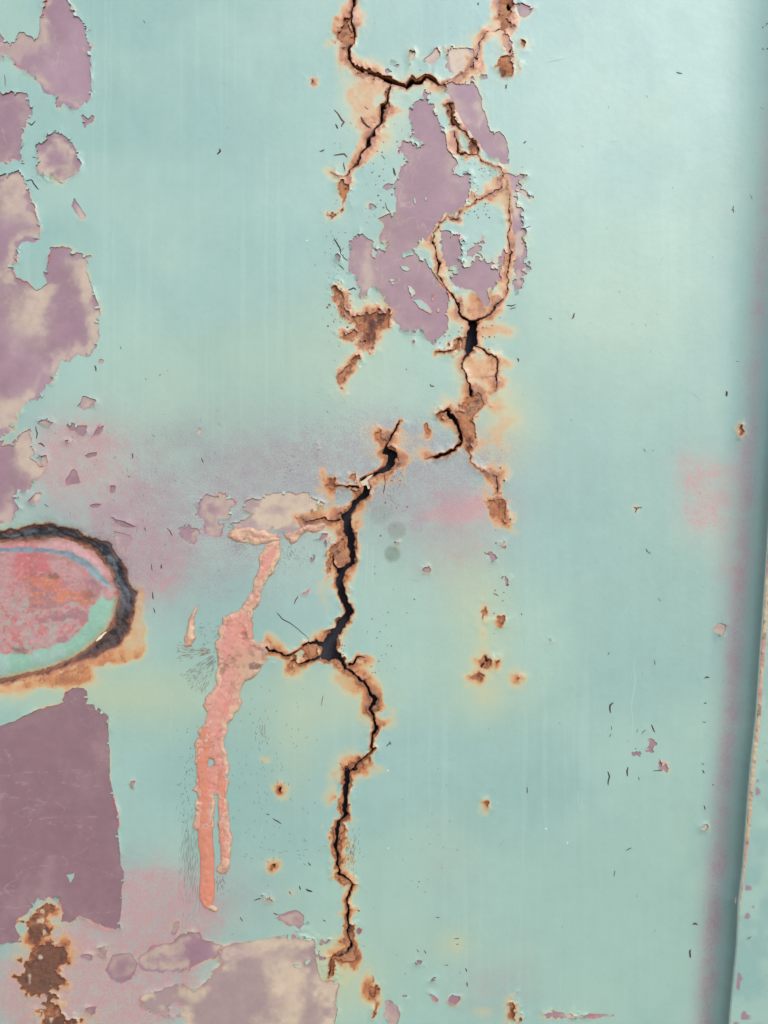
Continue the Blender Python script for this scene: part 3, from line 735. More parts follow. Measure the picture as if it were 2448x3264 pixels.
# the coat goes on beyond the closely worked area
def apron():
    ext = np.array([-760., -420., -160., 0.], np.float32)
    yy = np.concatenate([Y0 + ext[:-1], gy[::4], [gy[-1]], gy[-1] - ext[:-1][::-1]]).astype(np.float32)
    def grid(xa, ya, ix, iy):
        h, xs_ = HPAINT[np.ix_(iy, ix)], SX[np.ix_(iy, ix)] - GX[np.ix_(iy, ix)]
        Xa, Ya = np.meshgrid(xa, ya)
        co = world_xyz((Xa + xs_).astype(np.float32), Ya.astype(np.float32), h).reshape(-1, 3)
        r, q = Xa.shape
        j, i = np.meshgrid(np.arange(r - 1), np.arange(q - 1), indexing="ij")
        a = (j * q + i).ravel()
        quad = np.stack([a, a + q, a + q + 1, a + 1], 1)
        nz = (.955 + .09 * fbm(Xa, Ya, 46, 228, 4, .65))[..., None]
        c = mixc(np.broadcast_to(TEAL, Xa.shape + (3,)), TEAL_DEEP, sstep(.3, .7, fbm(Xa, Ya, 420, 201, 4)) * .9) * nz
        make_mesh("outer_coat", co, quad.ravel(), np.arange(len(quad)) * 4, np.full(len(quad), 4), np.ones(len(quad), bool), M_PAINT, panel,
                  {"Col": c.reshape(-1, 3).astype(np.float32), "mist": np.zeros((len(co), 3), np.float32)})
    jy = np.clip(((yy - Y0) / STEP).round().astype(int), 0, NY - 1)
    grid(X0 + ext, yy, np.zeros(4, int), jy)
    for edge, off, row in ((Y0, ext, 0), (gy[-1], -ext[::-1], NY - 1)):
        cols_ = np.nonzero(TSEAM[row] > -8)[0][::3]
        grid(gx[cols_], edge + off, cols_, np.full(4, row))
apron()

# primer showing in each patch
def primer_colour(win, sd, dk, bl, seed):
    x, y = GX[win], GY[win]
    c = mixc(np.broadcast_to(PURPLE, x.shape + (3,)), PURPLE_DK, np.full(x.shape, dk, np.float32))
    c = mixc(c, LILAC, sstep(.5, .8, fbm(x, y, 130, seed + 1, 3)) * (1 - dk) * .8)
    c = mixc(c, lin(172, 140, 142), sstep(.5, .72, fbm(x, y * .6, 150, seed + 19, 5, .6)) * dk * .4)
    c = mixc(c, lin(140, 106, 116), sstep(.55, .75, fbm(x * .5, y, 90, seed + 23, 4, .6)) * dk * .35)
    scr_ = np.abs(fbm(x * .4, y * 1.4, 90, seed + 27, 4) - .5)
    c = mixc(c, lin(196, 172, 166), sstep(.008, .001, scr_) * dk * .35)
    ins = -sd
    n1 = fbm(x, y, 75, seed + 2, 4)
    n2 = fbm(x + 9 * n1, y, 190, seed + 3, 3)
    edge = sstep(-4, 18, ins + (n1 - .5) * 40) * sstep(70, 8, ins + (n1 - .5) * 50)
    cre = np.clip(edge * sstep(.34, .62, n1) * 1.1 + sstep(.58 - .22 * bl, .95 - .22 * bl, n2) * 0.8, 0, 1) * min(1, .15 + bl * 1.6)
    cre = np.clip(cre + BLEACH[win] * (.6 + .8 * n1), 0, 1)
    c = mixc(c, GREIGE, np.maximum(cre * .55, .75 * sstep(.65, 1.0, np.float32(bl)) * np.ones_like(cre)))
    c = mixc(c, CREAM, sstep(.2, 1.1, cre * (.6 + .8 * fbm(x, y, 22, seed + 15, 4, .6))) * min(.9, .3 + bl * .7))
    veins = np.abs(fbm(x, y, 60, seed + 5, 3) - .5)
    c = mixc(c, CREAM, sstep(.022, .004, veins) * sstep(.45, .65, n2) * (.28 * (1 - dk) + .05))
    c = mixc(c, PURPLE_DK, sstep(.55, .75, fbm(x, y, 110, seed + 7, 2)) * .35 * (1 - bl * .6))
    c = c * (0.90 + 0.20 * fbm(x, y, 26, seed + 9, 4, .65))[..., None]
    c = mixc(c, LILAC, sstep(.55, .8, fbm(x * .35, y, 120, seed + 17, 4, .6)) * .4 * (1 - dk))
    rd = np.clip(RUST[win], 0, 90) / wsn[win]
    r = np.clip(1 - rd / 20, 0, 1) * (.5 + .7 * fbm(x, y, 24, seed + 11, 3))
    c = mixc(c, PEACH, sstep(.2, .55, r) * .7)
    c = mixc(c, ORANGE, sstep(.5, .75, r) * .85)
    return mixc(c, BROWN, sstep(.75, .95, r) * .9)

for i, ((poly, dk, bl), (win, sd)) in enumerate(zip(PATCHES, patch_sd)):
    f = np.minimum(np.minimum(np.minimum(7.0 - sd, RUST[win] + 3), OVO[win] - 0.5), TSEAM[win] + 6)
    build_sheet("primer_patch", f, BASE[win] + 0.00002 + 0.000008 * (i % 9), {"Col": primer_colour(win, sd, dk, bl, 300 + 13 * i)}, M_PRIMER, panel, win=win, bottom=BASE[win] - 0.0004, xs=SX)

# rusted steel round every crack, sunk towards the opening
def rust_sheet(name, win, f, v, r, dark):
    x, y = GX[win], GY[win]
    n = fbm(x, y, 22, 401, 4, 0.6)
    n2 = fbm(x, y, 60, 407, 3)
    c = mixc(np.broadcast_to(BROWN, x.shape + (3,)), lin(196, 138, 102), sstep(.36, .6, n2))
    c = mixc(c, lin(196, 128, 88), sstep(.42, .66, n) * .7)
    c = mixc(c, lin(150, 118, 100), sstep(.6, .8, n2) * .6)
    c = mixc(c, BROWN_DK, sstep(.42, .24, n) * .7)
    c = mixc(c, lin(196, 150, 118), sstep(.62, .76, fbm(x, y, 13, 409, 3)) * .6)
    c = mixc(c, NEAR_BLACK, sstep(.03, .008, np.abs(fbm(x, y, 34, 411, 3) - .5)) * .6)
    c = mixc(c, NEAR_BLACK, sstep(4, 0, v) * .5)  # darker towards the crack opening
    c = mixc(c, ORANGE, sstep(-12, 0, r) * .5)
    if dark:
        c = mixc(c, lin(98, 68, 60), sstep(.2, .45, n2) * .8)
        c = mixc(c, CREAM, sstep(.74, .82, fbm(x, y, 34, 431, 2)) * .8)
    h = BASE[win] - 0.00035 - 0.0012 * np.exp(-np.clip(v, 0, 90) / 4.0) + (n - .5) * 0.0011 * sstep(9, -4, r)
    return build_sheet(name, f, h, {"Col": c.astype(np.float32)}, M_RUST, panel, win=win, bottom=h - 0.0030, xs=SX)

for name, V, R in crack_fields:
    f = np.minimum(np.minimum(9.0 - R, V), OVO - .5)
    jj, ii = np.nonzero(f > 0)
    win = (slice(max(0, jj.min() - 2), jj.max() + 3), slice(max(0, ii.min() - 2), ii.max() + 3))
    ob = rust_sheet("rusted_edge", win, f[win], V[win], R[win], name == "rust_hole")
    ob["label"] = {"upper_crack": "rusty brown edge of the crack at the top of the panel", "branching_crack": "rusty edges of the thin looping crack round the peeled mauve patch",
                   "main_crack": "rusty edge of the long open crack down the middle", "rust_hole": "crusty dark brown rust eaten through below the dark mauve patch"}[name]
for win, sd in spot_fields:
    f = np.minimum(np.minimum(7.0 - sd, SPOTV[win]), RUSTMAIN[win] - 1)
    rust_sheet("rust_spot", win, f, SPOTV[win], sd, False)

# torn steel lip inside the oval opening
f = np.minimum(9 - OVO[win_o], OVI[win_o] + 14)
x, y, o, iv = GX[win_o], GY[win_o], OVO[win_o], OVI[win_o]
t = np.clip(-o / np.maximum(-o + np.maximum(iv, 0) + 1e-3, 4.0), 0, 1)
terr = t * 2.6 + (fbm(x, y, 110, 501, 4, .6) - .5) * 1.8
tier = (np.floor(terr) + sstep(.7, 1.0, terr - np.floor(terr))) / 2.6
h = -0.0010 - 0.0020 * np.clip(tier, 0, 1.1) - 0.003 * t + (fbm(x, y, 18, 505, 4, .65) - .5) * 0.0024
c = mixc(np.broadcast_to(lin(76, 78, 86), x.shape + (3,)), lin(112, 118, 126), sstep(.45, .75, fbm(x, y, 50, 511, 3)))
c = mixc(c, lin(92, 74, 68), sstep(1850, 2000, y) * .9)
c = mixc(c, lin(40, 38, 42), sstep(.5, .3, fbm(x, y, 24, 515, 3)) * .8)
c = mixc(c, BROWN, sstep(-13, -1, o + (fbm(x, y, 18, 519, 3) - .5) * 16) * .8)
c = mixc(c, lin(170, 110, 80), sstep(12, 0, iv + (fbm(x, y, 22, 521, 3) - .5) * 18) * .65)
c = c * (.75 + .5 * fbm(x, y, 14, 523, 4, .7))[..., None]
build_sheet("torn_steel_lip", f, h, {"Col": c.astype(np.float32)}, M_RUST, panel, win=win_o, bottom=-0.0115)

# dark inner skin of the hollow body, a shallow tray behind the panel
def tray():
    x0, x1, y0, y1 = X0 - 700, X1 + 4, Y0 - 700, Y1 + 700
    hf, hb = -0.0125, -0.0150
    pts = [(x0, y0), (x1, y0), (x1, y1), (x0, y1)]
    co = np.array([world_xyz(np.float32(p[0]), np.float32(p[1]), 0.012 if (h == hf and p[0] == x1) else h) for h in (hf, hb) for p in pts])
    faces = [(4, 5, 6, 7)] + [(k, (k + 1) % 4, 4 + (k + 1) % 4, 4 + k) for k in range(4)]  # side walls added to keep stray light from leaking in
    lo = np.array([q for fc in faces for q in fc])
    cc = np.broadcast_to(lin(66, 66, 78), (8, 3))
    make_mesh("inner_skin", co, lo, np.arange(5) * 4, np.full(5, 4), np.zeros(5, bool), M_RUST, panel, {"Col": cc})
tray()

# ------------------------------------------------------------------ filler beads and drips
def filler(name, poly, seed, hgt, pinkness):
    win, sd = poly_sd(poly, RX, RY)
    x, y = GX[win], GY[win]
    f = np.minimum(-sd, VOID[win] - 1)
    d = np.clip(-sd, 0, 90)
    n = fbm(x, y, 34, seed, 4, .6)
    lump = sstep(.48, .62, fbm(x, y, 26, seed + 3, 2)) * sstep(30, 8, d) * sstep(0, 6, d)
    valley = sstep(14, 26, d)
    h = HPAINT[win] + 0.0004 + hgt * (1 - np.exp(-d / 9.0)) * (.5 + .8 * n) + 0.0005 * lump - 0.0004 * valley
    n3 = fbm(x, y, 60, seed + 7, 3)
    c = mixc(np.broadcast_to(lin(218, 172, 148), x.shape + (3,)), lin(226, 162, 146), sstep(6, 22, d) * pinkness)
    c = mixc(c, PINK, sstep(14, 30, d + 30 * (n3 - .5)) * pinkness)
    c = mixc(c, lin(226, 140, 126), sstep(.52, .68, n3) * sstep(12, 26, d) * .8 * pinkness)
    c = mixc(c, lin(228, 202, 160), sstep(.55, .7, fbm(x, y, 40, seed + 9, 2)) * sstep(34, 10, d) * .5)
    c = mixc(c, lin(150, 108, 92), sstep(.34, .2, n) * .7)
    c = mixc(c, lin(140, 106, 92), sstep(3.5, .5, d) * .55)
    c = c * (.86 + .28 * fbm(x, y, 15, seed + 31, 4, .7))[..., None]
    c = mixc(c, lin(150, 116, 100), sstep(.028, .006, np.abs(fbm(x, y, 40, seed + 33, 4) - .5)) * .55)
    mid = np.exp(-0.5 * (((x - 815) / 55) ** 2 + ((y - 2130) / 45) ** 2))
    c = mixc(c, lin(206, 174, 142), mid * .8)
    c = mixc(c, lin(134, 104, 92), sstep(.5, .34, fbm(x, y, 20, seed + 21, 3)) * mid * .9)
    pit = np.exp(-0.5 * (((x - 667) / 11) ** 2 + ((y - 2430) / 9) ** 2))
    c = mixc(c, lin(104, 88, 88), pit)
    h = h - 0.0022 * pit - 0.0006 * sstep(.38, .22, n)
    return build_sheet(name, f, h, {"Col": c.astype(np.float32)}, M_FILLER, panel, win=win, bottom=HPAINT[win] - 0.0002)

filler("filler_bead", FILLER, 601, 0.0011, 1.0)
filler("filler_bead", FILLER2, 631, 0.0016, .6)
filler("filler_bead", FILLER3, 641, 0.0010, .25)
filler("filler_bead", P("G 305,1268 345,1283 375,1286 402,1310 388,1336 340,1314 308,1297"), 661, 0.0010, 0.0)
filler("filler_bead", FILLER4, 651, 0.0008, .3)

def drip(pts, base, seed, c0, c1):
    win = window(pts, 45)
    x, y = GX[win] + (RX[win] - GX[win]) * .22, GY[win]
    d = np.full(x.shape, 80, np.float32)
    for p, q in zip(pts[:-1], pts[1:]):
        d = np.minimum(d, seg_dist(x, y, p, q, p[2] / 2, q[2] / 2))
    h = HPAINT[win] + 0.0009 + (fbm(x, y, 14, seed + 41, 3) - .5) * 0.0007 + 0.22 * base * np.sqrt(np.clip(-d, 0, 40) / 24.0)
    g = sstep(.4, .7, fbm(x, y * .35, 40, seed, 3))
    c = mixc(np.broadcast_to(c0, x.shape + (3,)), c1, g)
    c = mixc(c, lin(190, 116, 96), sstep(3, 0, -d) * .6)
    stripe = .5 + .5 * np.sin((y * .9 + x * .7) / 3.2)
    c = c * ((.985 + .02 * stripe) * (.9 + .2 * fbm(x, y, 18, seed + 3, 4, .65)))[..., None]
    build_sheet("paint_drip", -d, h, {"Col": c.astype(np.float32)}, M_FILLER, panel, win=win, bottom=HPAINT[win] - 0.0003)

drip(P("F 330,1720,70 310,1860,84 295,1980,60 G 310,440,64 315,560,82 318,660,88 320,800,92 330,960,92 335,1120,98 330,1230,96 338,1275,60"), 0.0020, 701, SALMON, lin(226, 142, 116))
drip(P("G 425,395,40 430,480,48 432,620,54 445,760,58 448,880,58 450,980,54 440,1040,48"), 0.0022, 703, SALMON, PINK)
drip(P("F 480,1330,60 430,1460,100 400,1560,110 370,1660,100 350,1760,70"), 0.0016, 707, lin(222, 158, 142), PINK)
drip(P("F 760,520,70 740,590,80 720,650,66 690,740,44"), 0.0014, 709, lin(224, 152, 138), PINK)
drip(P("F 520,980,60 490,1080,90 460,1150,80 440,1230,60"), 0.0016, 711, lin(224, 154, 140), PINK)
drip(P("F 605,1010,50 620,1090,40"), 0.0012, 713, lin(224, 154, 140), PINK)

# ------------------------------------------------------------------ curled flakes of the coat along peeled edges
rngf = np.random.RandomState(21)
def sample(A, px, py):
    i = int(np.clip(round((px - X0) / STEP), 0, NX - 1))
    j = int(np.clip(round((py - Y0) / STEP), 0, NY - 1))
    return A[j, i]
def flake(px, py, ang, ln, wd, curl, colr):
    ca, sa = math.cos(ang), math.sin(ang)
    co, h0 = [], float(sample(HPAINT, px - ca * 4, py - sa * 4))
    nu, nv = 4, 4
    tipw = rngf.uniform(.15, .7)
    skew = rngf.uniform(-.5, .5)
    for a in range(nu):
        u = a / (nu - 1)
        for b in range(nv):
            v = b / (nv - 1) - .5
            w = wd * (1 + (tipw - 1) * u) * (1 + .15 * math.sin(7 * v + 5 * skew))
            th = curl * u
            fx = -3 + (ln + 3) * (math.sin(th) / max(th, 1e-3)) * u
            up = ln * S * (1 - math.cos(th)) / max(th, 1e-3) * u
            lx, ly = fx, v * w + skew * ln * u
            X_, Y_ = px + ca * lx - sa * ly, py + sa * lx + ca * ly
            co.append(world_xyz(np.float32(X_), np.float32(Y_), h0 + 0.00005 + up))
    q = []
    for a in range(nu - 1):
        for b in range(nv - 1):
            k = a * nv + b
            q.append((k, k + 1, k + nv + 1, k + nv))
    n = len(q)
    cc = np.broadcast_to(colr, (len(co), 3))
    make_mesh("paint_flake", np.array(co), np.array(q).ravel(), np.arange(n) * 4, np.full(n, 4), np.ones(n, bool), M_PAINT, panel, {"Col": cc, "mist": np.zeros((len(co), 3), np.float32)})
nfl = 0
for (poly, dk, bl), (win, sd) in zip(PATCHES, patch_sd):
    per = len(poly)
    for k in range(per):
        if rngf.rand() > (.40 if per > 20 else .10):
            continue
        p, q = poly[k], poly[(k + 1) % per]
        t_ = rngf.uniform(.2, .8)
        px, py = p[0] + (q[0] - p[0]) * t_, p[1] + (q[1] - p[1]) * t_
        if not (0 < px < 2300 and 0 < py < 3264):
            continue
        # walk to the true edge of the coat
        gxs = sample(HP, px + 6, py) - sample(HP, px - 6, py)
        gys = sample(HP, px, py + 6) - sample(HP, px, py - 6)
        g = math.hypot(gxs, gys)
        if g < 2 or sample(RUST, px, py) < 20 or sample(OVO, px, py) < 20:
            continue
        gxs, gys = gxs / g, gys / g
        hp = float(sample(HP, px, py))
        px, py = px - gxs * hp, py - gys * hp
        ang = math.atan2(-gys, -gxs)
        cc = sample(col, px + gxs * 6, py + gys * 6)
        ln = rngf.uniform(5, 13)
        flake(px, py, ang + rngf.uniform(-.4, .4), ln, ln * rngf.uniform(.7, 1.7), rngf.uniform(.3, .9), cc * .88)
        nfl += 1
print("flakes", nfl)

# ------------------------------------------------------------------ splits in the paint, too fine for the coat's own edge
def hsample(px, py):
    i = int(np.clip((px - X0) / STEP, 0, NX - 1))
    j = int(np.clip((py - Y0) / STEP, 0, NY - 1))
    return float(HPAINT[j, i]), float(SX[j, i]) - float(GX[j, i])

def ribbon(pts, taper=True):
    """lens-shaped sliver along a polyline (x, y, width): points and quads"""
    pts = np.array(pts, np.float32)
    n = len(pts)
    L, Rr = [], []
    for k in range(n):
        a, b = pts[max(0, k - 1)], pts[min(n - 1, k + 1)]
        dx, dy = b[0] - a[0], b[1] - a[1]
        l = math.hypot(dx, dy) + 1e-6
        w = pts[k][2] / 2
        if taper and k in (0, n - 1):
            w *= 0.12
        L.append((pts[k][0] - dy / l * w, pts[k][1] + dx / l * w))
        Rr.append((pts[k][0] + dy / l * w, pts[k][1] - dx / l * w))
    return L, Rr

def subdiv(pts, rng, jit):
    out = [pts[0]]
    for p, q in zip(pts[:-1], pts[1:]):
        m = [(p[k] + q[k]) / 2 for k in range(3)]
        m[0] += rng.uniform(-jit, jit)
        m[1] += rng.uniform(-jit, jit)
        out += [m, q]
    return out

def ribbons_mesh(name, lines, colour, up, kind=None):
    co, faces, cols_ = [], [], []
    for pts, cc in lines:
        if kind and min(float(sample(keep, p[0], p[1])) for p in pts) < 3:
            continue
        L, Rr = ribbon(pts)
        base = len(co)
        for a, b in zip(L, Rr):
            for p in (a, b):
                h, dx = hsample(*p)
                co.append(world_xyz(np.float32(p[0] + dx), np.float32(p[1]), h + up))
                cols_.append(cc)
        for k in range(len(L) - 1):
            faces.append((base + 2 * k, base + 2 * k + 2, base + 2 * k + 3, base + 2 * k + 1))
    lo = np.array(faces).ravel()
    n = len(faces)
    ob = make_mesh(name, np.array(co), lo, np.arange(n) * 4, np.full(n, 4), np.zeros(n, bool), M_SPLIT, panel, {"Col": np.array(cols_, np.float32)})
    if kind:
        ob["kind"] = kind
    return ob

SPLITS = """A 30,490,5 38,580,4|A 945,135,4 962,158,4|A 183,815,6 210,830,8 240,800,4|A 168,1200,5 210,1190,7 240,1235,9 262,1255,5|A 215,1040,4 243,1045,6|A 1450,985,8 1458,1003,12 1435,1025,8|A 140,990,4 160,960,4
B 340,725,6 375,765,10 408,810,12 390,845,6|B 350,820,8 368,855,12|B 518,770,8 535,810,16 585,850,12|B 540,705,4 570,725,6|B 245,1005,6 280,990,10|B 335,1028,6 410,1020,12 430,1045,6|B 405,1070,5 418,1140,8|B 730,1110,8 740,1140,14 750,1165,8|B 650,1025,4 680,1055,6|B 680,1340,4 690,1380,6 715,1410,8|B 340,1575,8 380,1640,9 385,1680,6 435,1730,5|B 370,1750,5 410,1790,7|B 430,1920,6 470,1905,10 490,1920,6|B 1480,590,6 1470,560,4|B 1645,1495,4 1600,1512,6
C 630,340,6 636,360,10 640,385,6|C 795,215,4 805,240,5|C 960,425,3 968,440,4|C 1055,415,4 1062,398,4|C 240,740,5 250,790,8 245,830,5|C 255,860,6 278,862,12 300,880,6|C 295,1255,4 325,1280,5|C 845,1070,4 865,1080,5|C 1330,950,5 1348,990,6|C 875,920,8 880,960,8|C 1100,1415,4 1128,1440,7 1140,1470,6|C 955,1410,5 965,1440,5|C 1000,1650,5 1010,1700,7|C 1070,1650,5 1065,1685,6|C 1010,1835,6 1015,1890,9|C 1015,1940,5 1025,1980,7
D 1552,500,6 1560,525,8|D 975,672,5 990,688,10 1005,690,6|D 1480,155,5 1510,158,8 1545,148,5|D 1500,180,5 1545,170,6|D 1330,1780,3 1345,1795,5 1370,1800,6|D 670,1260,6 680,1330,5 668,1400,7|D 815,570,4 818,582,5|D 295,850,4 300,862,4|D 1390,2055,6 1430,2072,6
E 1590,1910,4 1605,1945,6|F 905,885,6 935,825,8|F 1085,1560,3 1100,1480,5|F 30,620,4 35,650,5|F 790,935,4 830,980,7 900,1020,5 1010,1110,4
G 725,680,6 745,690,6|G 765,710,5 795,728,9 825,750,5|G 640,1255,5 690,1240,9|G 770,1335,5 800,1350,9|G 945,1155,6 950,1185,9|G 1000,1000,5 1020,1025,9|G 1095,1380,5 1115,1395,7|G 985,1175,7 1005,1190,13 1030,1195,7|G 550,1370,5 565,1390,6|G 1515,240,5 1550,210,7|G 1535,200,5 1550,230,5|G 1205,345,3 1225,365,5 1240,400,5|G 1270,340,4 1250,400,5
H 610,0,8 616,18,8|H 625,100,3 620,130,4|H 605,175,4 620,152,5|H 785,145,4 795,122,5|H 820,155,5 850,125,5|H 885,90,6 895,115,10 910,145,6|H 598,400,6 608,430,10 600,495,8|H 728,370,6 724,400,11 728,435,6|H 800,435,4 808,460,5|H 65,500,5 68,550,7|H 715,930,5 755,905,7|H 640,1100,4 645,1055,7|H 1225,70,4 1245,78,7|H 1215,345,4 1235,355,6|H 1220,390,5 1235,415,9|H 1285,485,6 1308,492,9|H 1230,625,5 1242,655,8|H 1155,1412,6 1172,1405,14 1190,1415,6|H 1142,1575,10 1140,1605,13 1142,1635,10|H 1520,1425,4 1545,1405,5|H 890,400,4 960,395,7|H 938,318,4 948,355,8
I 835,345,4 850,365,5|I 850,1005,4 858,1025,6 878,1040,4|I 930,1330,3 950,1355,4|I 30,1430,5 35,1445,6|I 600,1710,4 612,1690,5|I 905,1740,4 912,1775,6|I 1235,1860,6 1252,1852,11 1270,1855,6|I 1350,1880,4 1370,1885,6|I 1230,2028,5 1250,2020,9|I 615,2080,10 612,2040,11 635,2018,6|I 1570,572,10 1590,575,14|I 770,728,4 790,745,9 778,768,5
J 1428,815,4 1425,845,7 1428,865,6|J 1410,845,4 1430,845,6|J 1535,750,4 1545,765,7 1550,785,5|J 1600,185,4 1630,205,5|J 360,1565,6 372,1545,11 380,1520,6|J 210,1558,5 230,1565,6|J 1440,1845,4 1465,1843,6|J 1378,2040,8 1384,2055,15 1385,2075,8|J 40,405,5 58,388,9|J 5,1850,5 12,1825,8
N 485,90,5 492,98,6|N 600,328,4 625,330,5|N 720,472,4 755,470,6|N 735,512,5 750,508,6|N 655,645,4 683,648,5|N 795,665,5 803,690,9|N 800,755,5 808,790,9|N 470,540,4 490,560,5|N 520,545,4 537,570,8|N 80,280,6 100,285,10|Q 1145,410,5 1158,412,7 1180,415,4|Q 190,500,4 205,472,5|Q 40,35,6 46,18,9|Q 1620,182,4 1640,165,9 1655,152,6|Q 1615,298,6 1640,296,13 1659,298,10""".replace("\n", "|")
rng = np.random.RandomState(8)
SPLIT_COL = [lin(92, 68, 70), lin(110, 76, 74), lin(70, 58, 62)]
HAIR_COL = [lin(138, 136, 128), lin(128, 128, 124), lin(146, 130, 122)]
for s in SPLITS.split("|"):
    pts = [list(p) for p in P(s)]
    pts = subdiv(subdiv(pts, rng, 1.6), rng, 0.9)
    ribbons_mesh("paint_split", [(pts, SPLIT_COL[rng.randint(3)])], None, 0.00012)

# hairline crazing: fans and rows of fine short cracks
hair = []
def fan(cx, cy, a0, a1, r0, r1, n, ln, wd=1.5, colr=None):
    for _ in range(n):
        a = math.radians(rng.uniform(a0, a1))
        r = rng.uniform(r0, r1)
        l = ln * rng.uniform(.5, 1.3)
        x, y = cx + r * math.cos(a), cy + r * math.sin(a)
        dx, dy = math.cos(a) * l, math.sin(a) * l
        b = rng.uniform(-.12, .12) * l
        hair.append(([(x, y, wd), (x + dx / 2 - b * math.sin(a), y + dy / 2 + b * math.cos(a), wd * 1.2), (x + dx, y + dy, wd)], HAIR_COL[rng.randint(3)] if colr is None else colr))
def rows(poly, n, ang, spread, ln, wd=1.5, colr=None):
    x0, x1, y0, y1 = poly
    for _ in range(n):
        x, y = rng.normal((x0 + x1) / 2, (x1 - x0) / 3.2), rng.normal((y0 + y1) / 2, (y1 - y0) / 3.2)
        a = math.radians(ang + rng.uniform(-spread, spread))
        l = ln * rng.uniform(.5, 1.4)
        dx, dy = math.cos(a) * l / 2, math.sin(a) * l / 2
        hair.append(([(x - dx, y - dy, wd), (x, y, wd * 1.2), (x + dx, y + dy, wd)], HAIR_COL[rng.randint(3)] if colr is None else colr))
fan(700, 2075, 108, 150, 20, 140, 170, 15, 1.2)
fan(690, 2075, 160, 195, 15, 120, 90, 16, 1.4, lin(150, 130, 104))
fan(760, 1990, 120, 185, 60, 130, 70, 9, 1.4)
rows((578, 634, 2600, 2880), 260, 96, 8, 26, 1.0, lin(136, 152, 142))
rows((690, 720, 2790, 2840), 40, 95, 20, 12, 1.3)
rows((870, 960, 1730, 1800), 80, 80, 30, 9, 1.3)
rows((560, 630, 2340, 2640), 40, 100, 14, 8, 2.0)
rows((760, 960, 2230, 2700), 95, 96, 22, 8, 1.9)
rows((820, 850, 2290, 2370), 26, 96, 12, 10, 2.0)
rows((1095, 1140, 2660, 2780), 90, 112, 12, 12, 1.4, lin(150, 124, 100))
rows((735, 780, 1720, 1760), 40, 150, 25, 8, 1.4)
rows((830, 1040, 2680, 2760), 24, 15, 25, 12, 1.6)
rows((1100, 1330, 240, 900), 50, 60, 60, 8, 1.6)
rows((1040, 1110, 700, 1100), 70, 70, 70, 7, 2.4)
rows((1420, 1600, 480, 660), 70, 30, 60, 9, 1.6)
rows((1230, 1260, 1560, 1620), 30, 70, 30, 7, 1.4)
rows((100, 700, 1280, 1800), 60, 60, 40, 12, 1.5)
rows((1200, 1500, 2200, 3200), 26, 70, 60, 7, 2.0)
rows((1750, 2300, 300, 3200), 26, 70, 40, 9, 1.5)
rows((900, 960, 1440, 1540), 30, 0, 40, 8, 1.4)
for poly_, cc_ in ((P("D 508,1322 540,1305 578,1272 605,1270 580,1300 580,1365 566,1368 560,1338 520,1345"), lin(226, 210, 186)), (P("K 1012,1305 1050,1255 1110,1205 1122,1212 1080,1265 1020,1312"), lin(240, 230, 200))):  # a cream paint chip, then a glint in the oval's gap painted cream
    w_, s_ = poly_sd(poly_, GX, GY, m=30)
    s_ = s_ + (rag[w_] - .5) * 6
    build_sheet("chip_and_glint", -s_, np.full(s_.shape, -0.0002, np.float32), {"Col": np.broadcast_to(cc_, s_.shape + (3,)) * (.85 + .3 * rag[w_])[..., None]}, M_SPLIT, panel, win=w_, bottom=-0.0008)
hm = ribbons_mesh("hairline_cracks", hair, None, 0.00009, "stuff")

# pinholes and rust specks round the cracks
specks = []
def speck(x, y, r, c):
    n = 6
    k = rng.uniform(0, 1)
    pts = [(x - r, y, r * .8), (x, y + rng.uniform(-.3, .3) * r, r * 2.0), (x + r, y, r * .8)]
    specks.append((pts, c))
for (x0, x1, y0, y1, n, r0, r1) in [(1040, 1120, 900, 1050, 24, 1.3, 4.5), (1180, 1330, 1600, 2000, 18, 1.0, 4.0), (1560, 1620, 1500, 2050, 16, 1.3, 4.0), (1170, 1260, 1950, 2150, 22, 1.0, 3.2),
        (1180, 1320, 440, 700, 40, 1.3, 3.6), (1400, 1600, 1000, 1120, 36, 1.3, 4), (560, 700, 2300, 2650, 26, 1.2, 3), (1380, 1620, 520, 620, 40, 1.2, 3.2), (60, 2250, 60, 3200, 50, 0.8, 1.8),
        (1230, 1290, 1480, 1560, 40, 1.0, 2.4), (1060, 1100, 2050, 2110, 20, 1.2, 2.6), (1420, 1560, 640, 700, 30, 1.4, 3.4)]:
    for _ in range(n):
        speck(rng.uniform(x0, x1), rng.uniform(y0, y1), rng.uniform(r0, r1), [lin(140, 100, 96), lin(120, 92, 92), lin(160, 116, 106)][rng.randint(3)])
ribbons_mesh("rust_specks", specks, None, 0.0001, "stuff")
runs_ = []
for txt in ("H 757,-20,5 765,60,6 757,140,6 750,230,4", "H 405,520,4 402,600,5 418,660,7", "H 432,560,4 430,660,6", "I 770,1720,4 780,1860,5 760,2000,6 757,2074,5", "J 330,1500,4 355,1560,5", "D 560,1700,5 555,1900,6 552,2040,5", "D 600,1720,5 598,1880,6 594,2000,5", "D 490,1800,4 497,1950,6", "E 30,1110,5 90,1105,4", "H 1250,1250,3 1240,1400,4"):
    pts = subdiv(subdiv([list(p) for p in P(txt)], rng, 2.0), rng, 1.0)
    runs_.append((pts, lin(182, 210, 199)))
for _ in range(46):
    x, y, a, l = rng.uniform(150, 2250), rng.uniform(50, 3200), rng.uniform(-.5, 2.2), rng.uniform(15, 70)
    i_, j_ = int((x - X0) / STEP), int((y - Y0) / STEP)
    if keep[j_, i_] < 70:
        continue
    runs_.append(([(x, y, .8), (x + l / 2 * math.cos(a) + 2, y + l / 2 * math.sin(a), 1.3), (x + l * math.cos(a), y + l * math.sin(a), .8)], lin(186, 212, 203) if rng.rand() < .6 else lin(140, 172, 164)))
ribbons_mesh("scratches", runs_, None, 0.00008, "stuff")
glints = []  # white glints painted on as small slivers
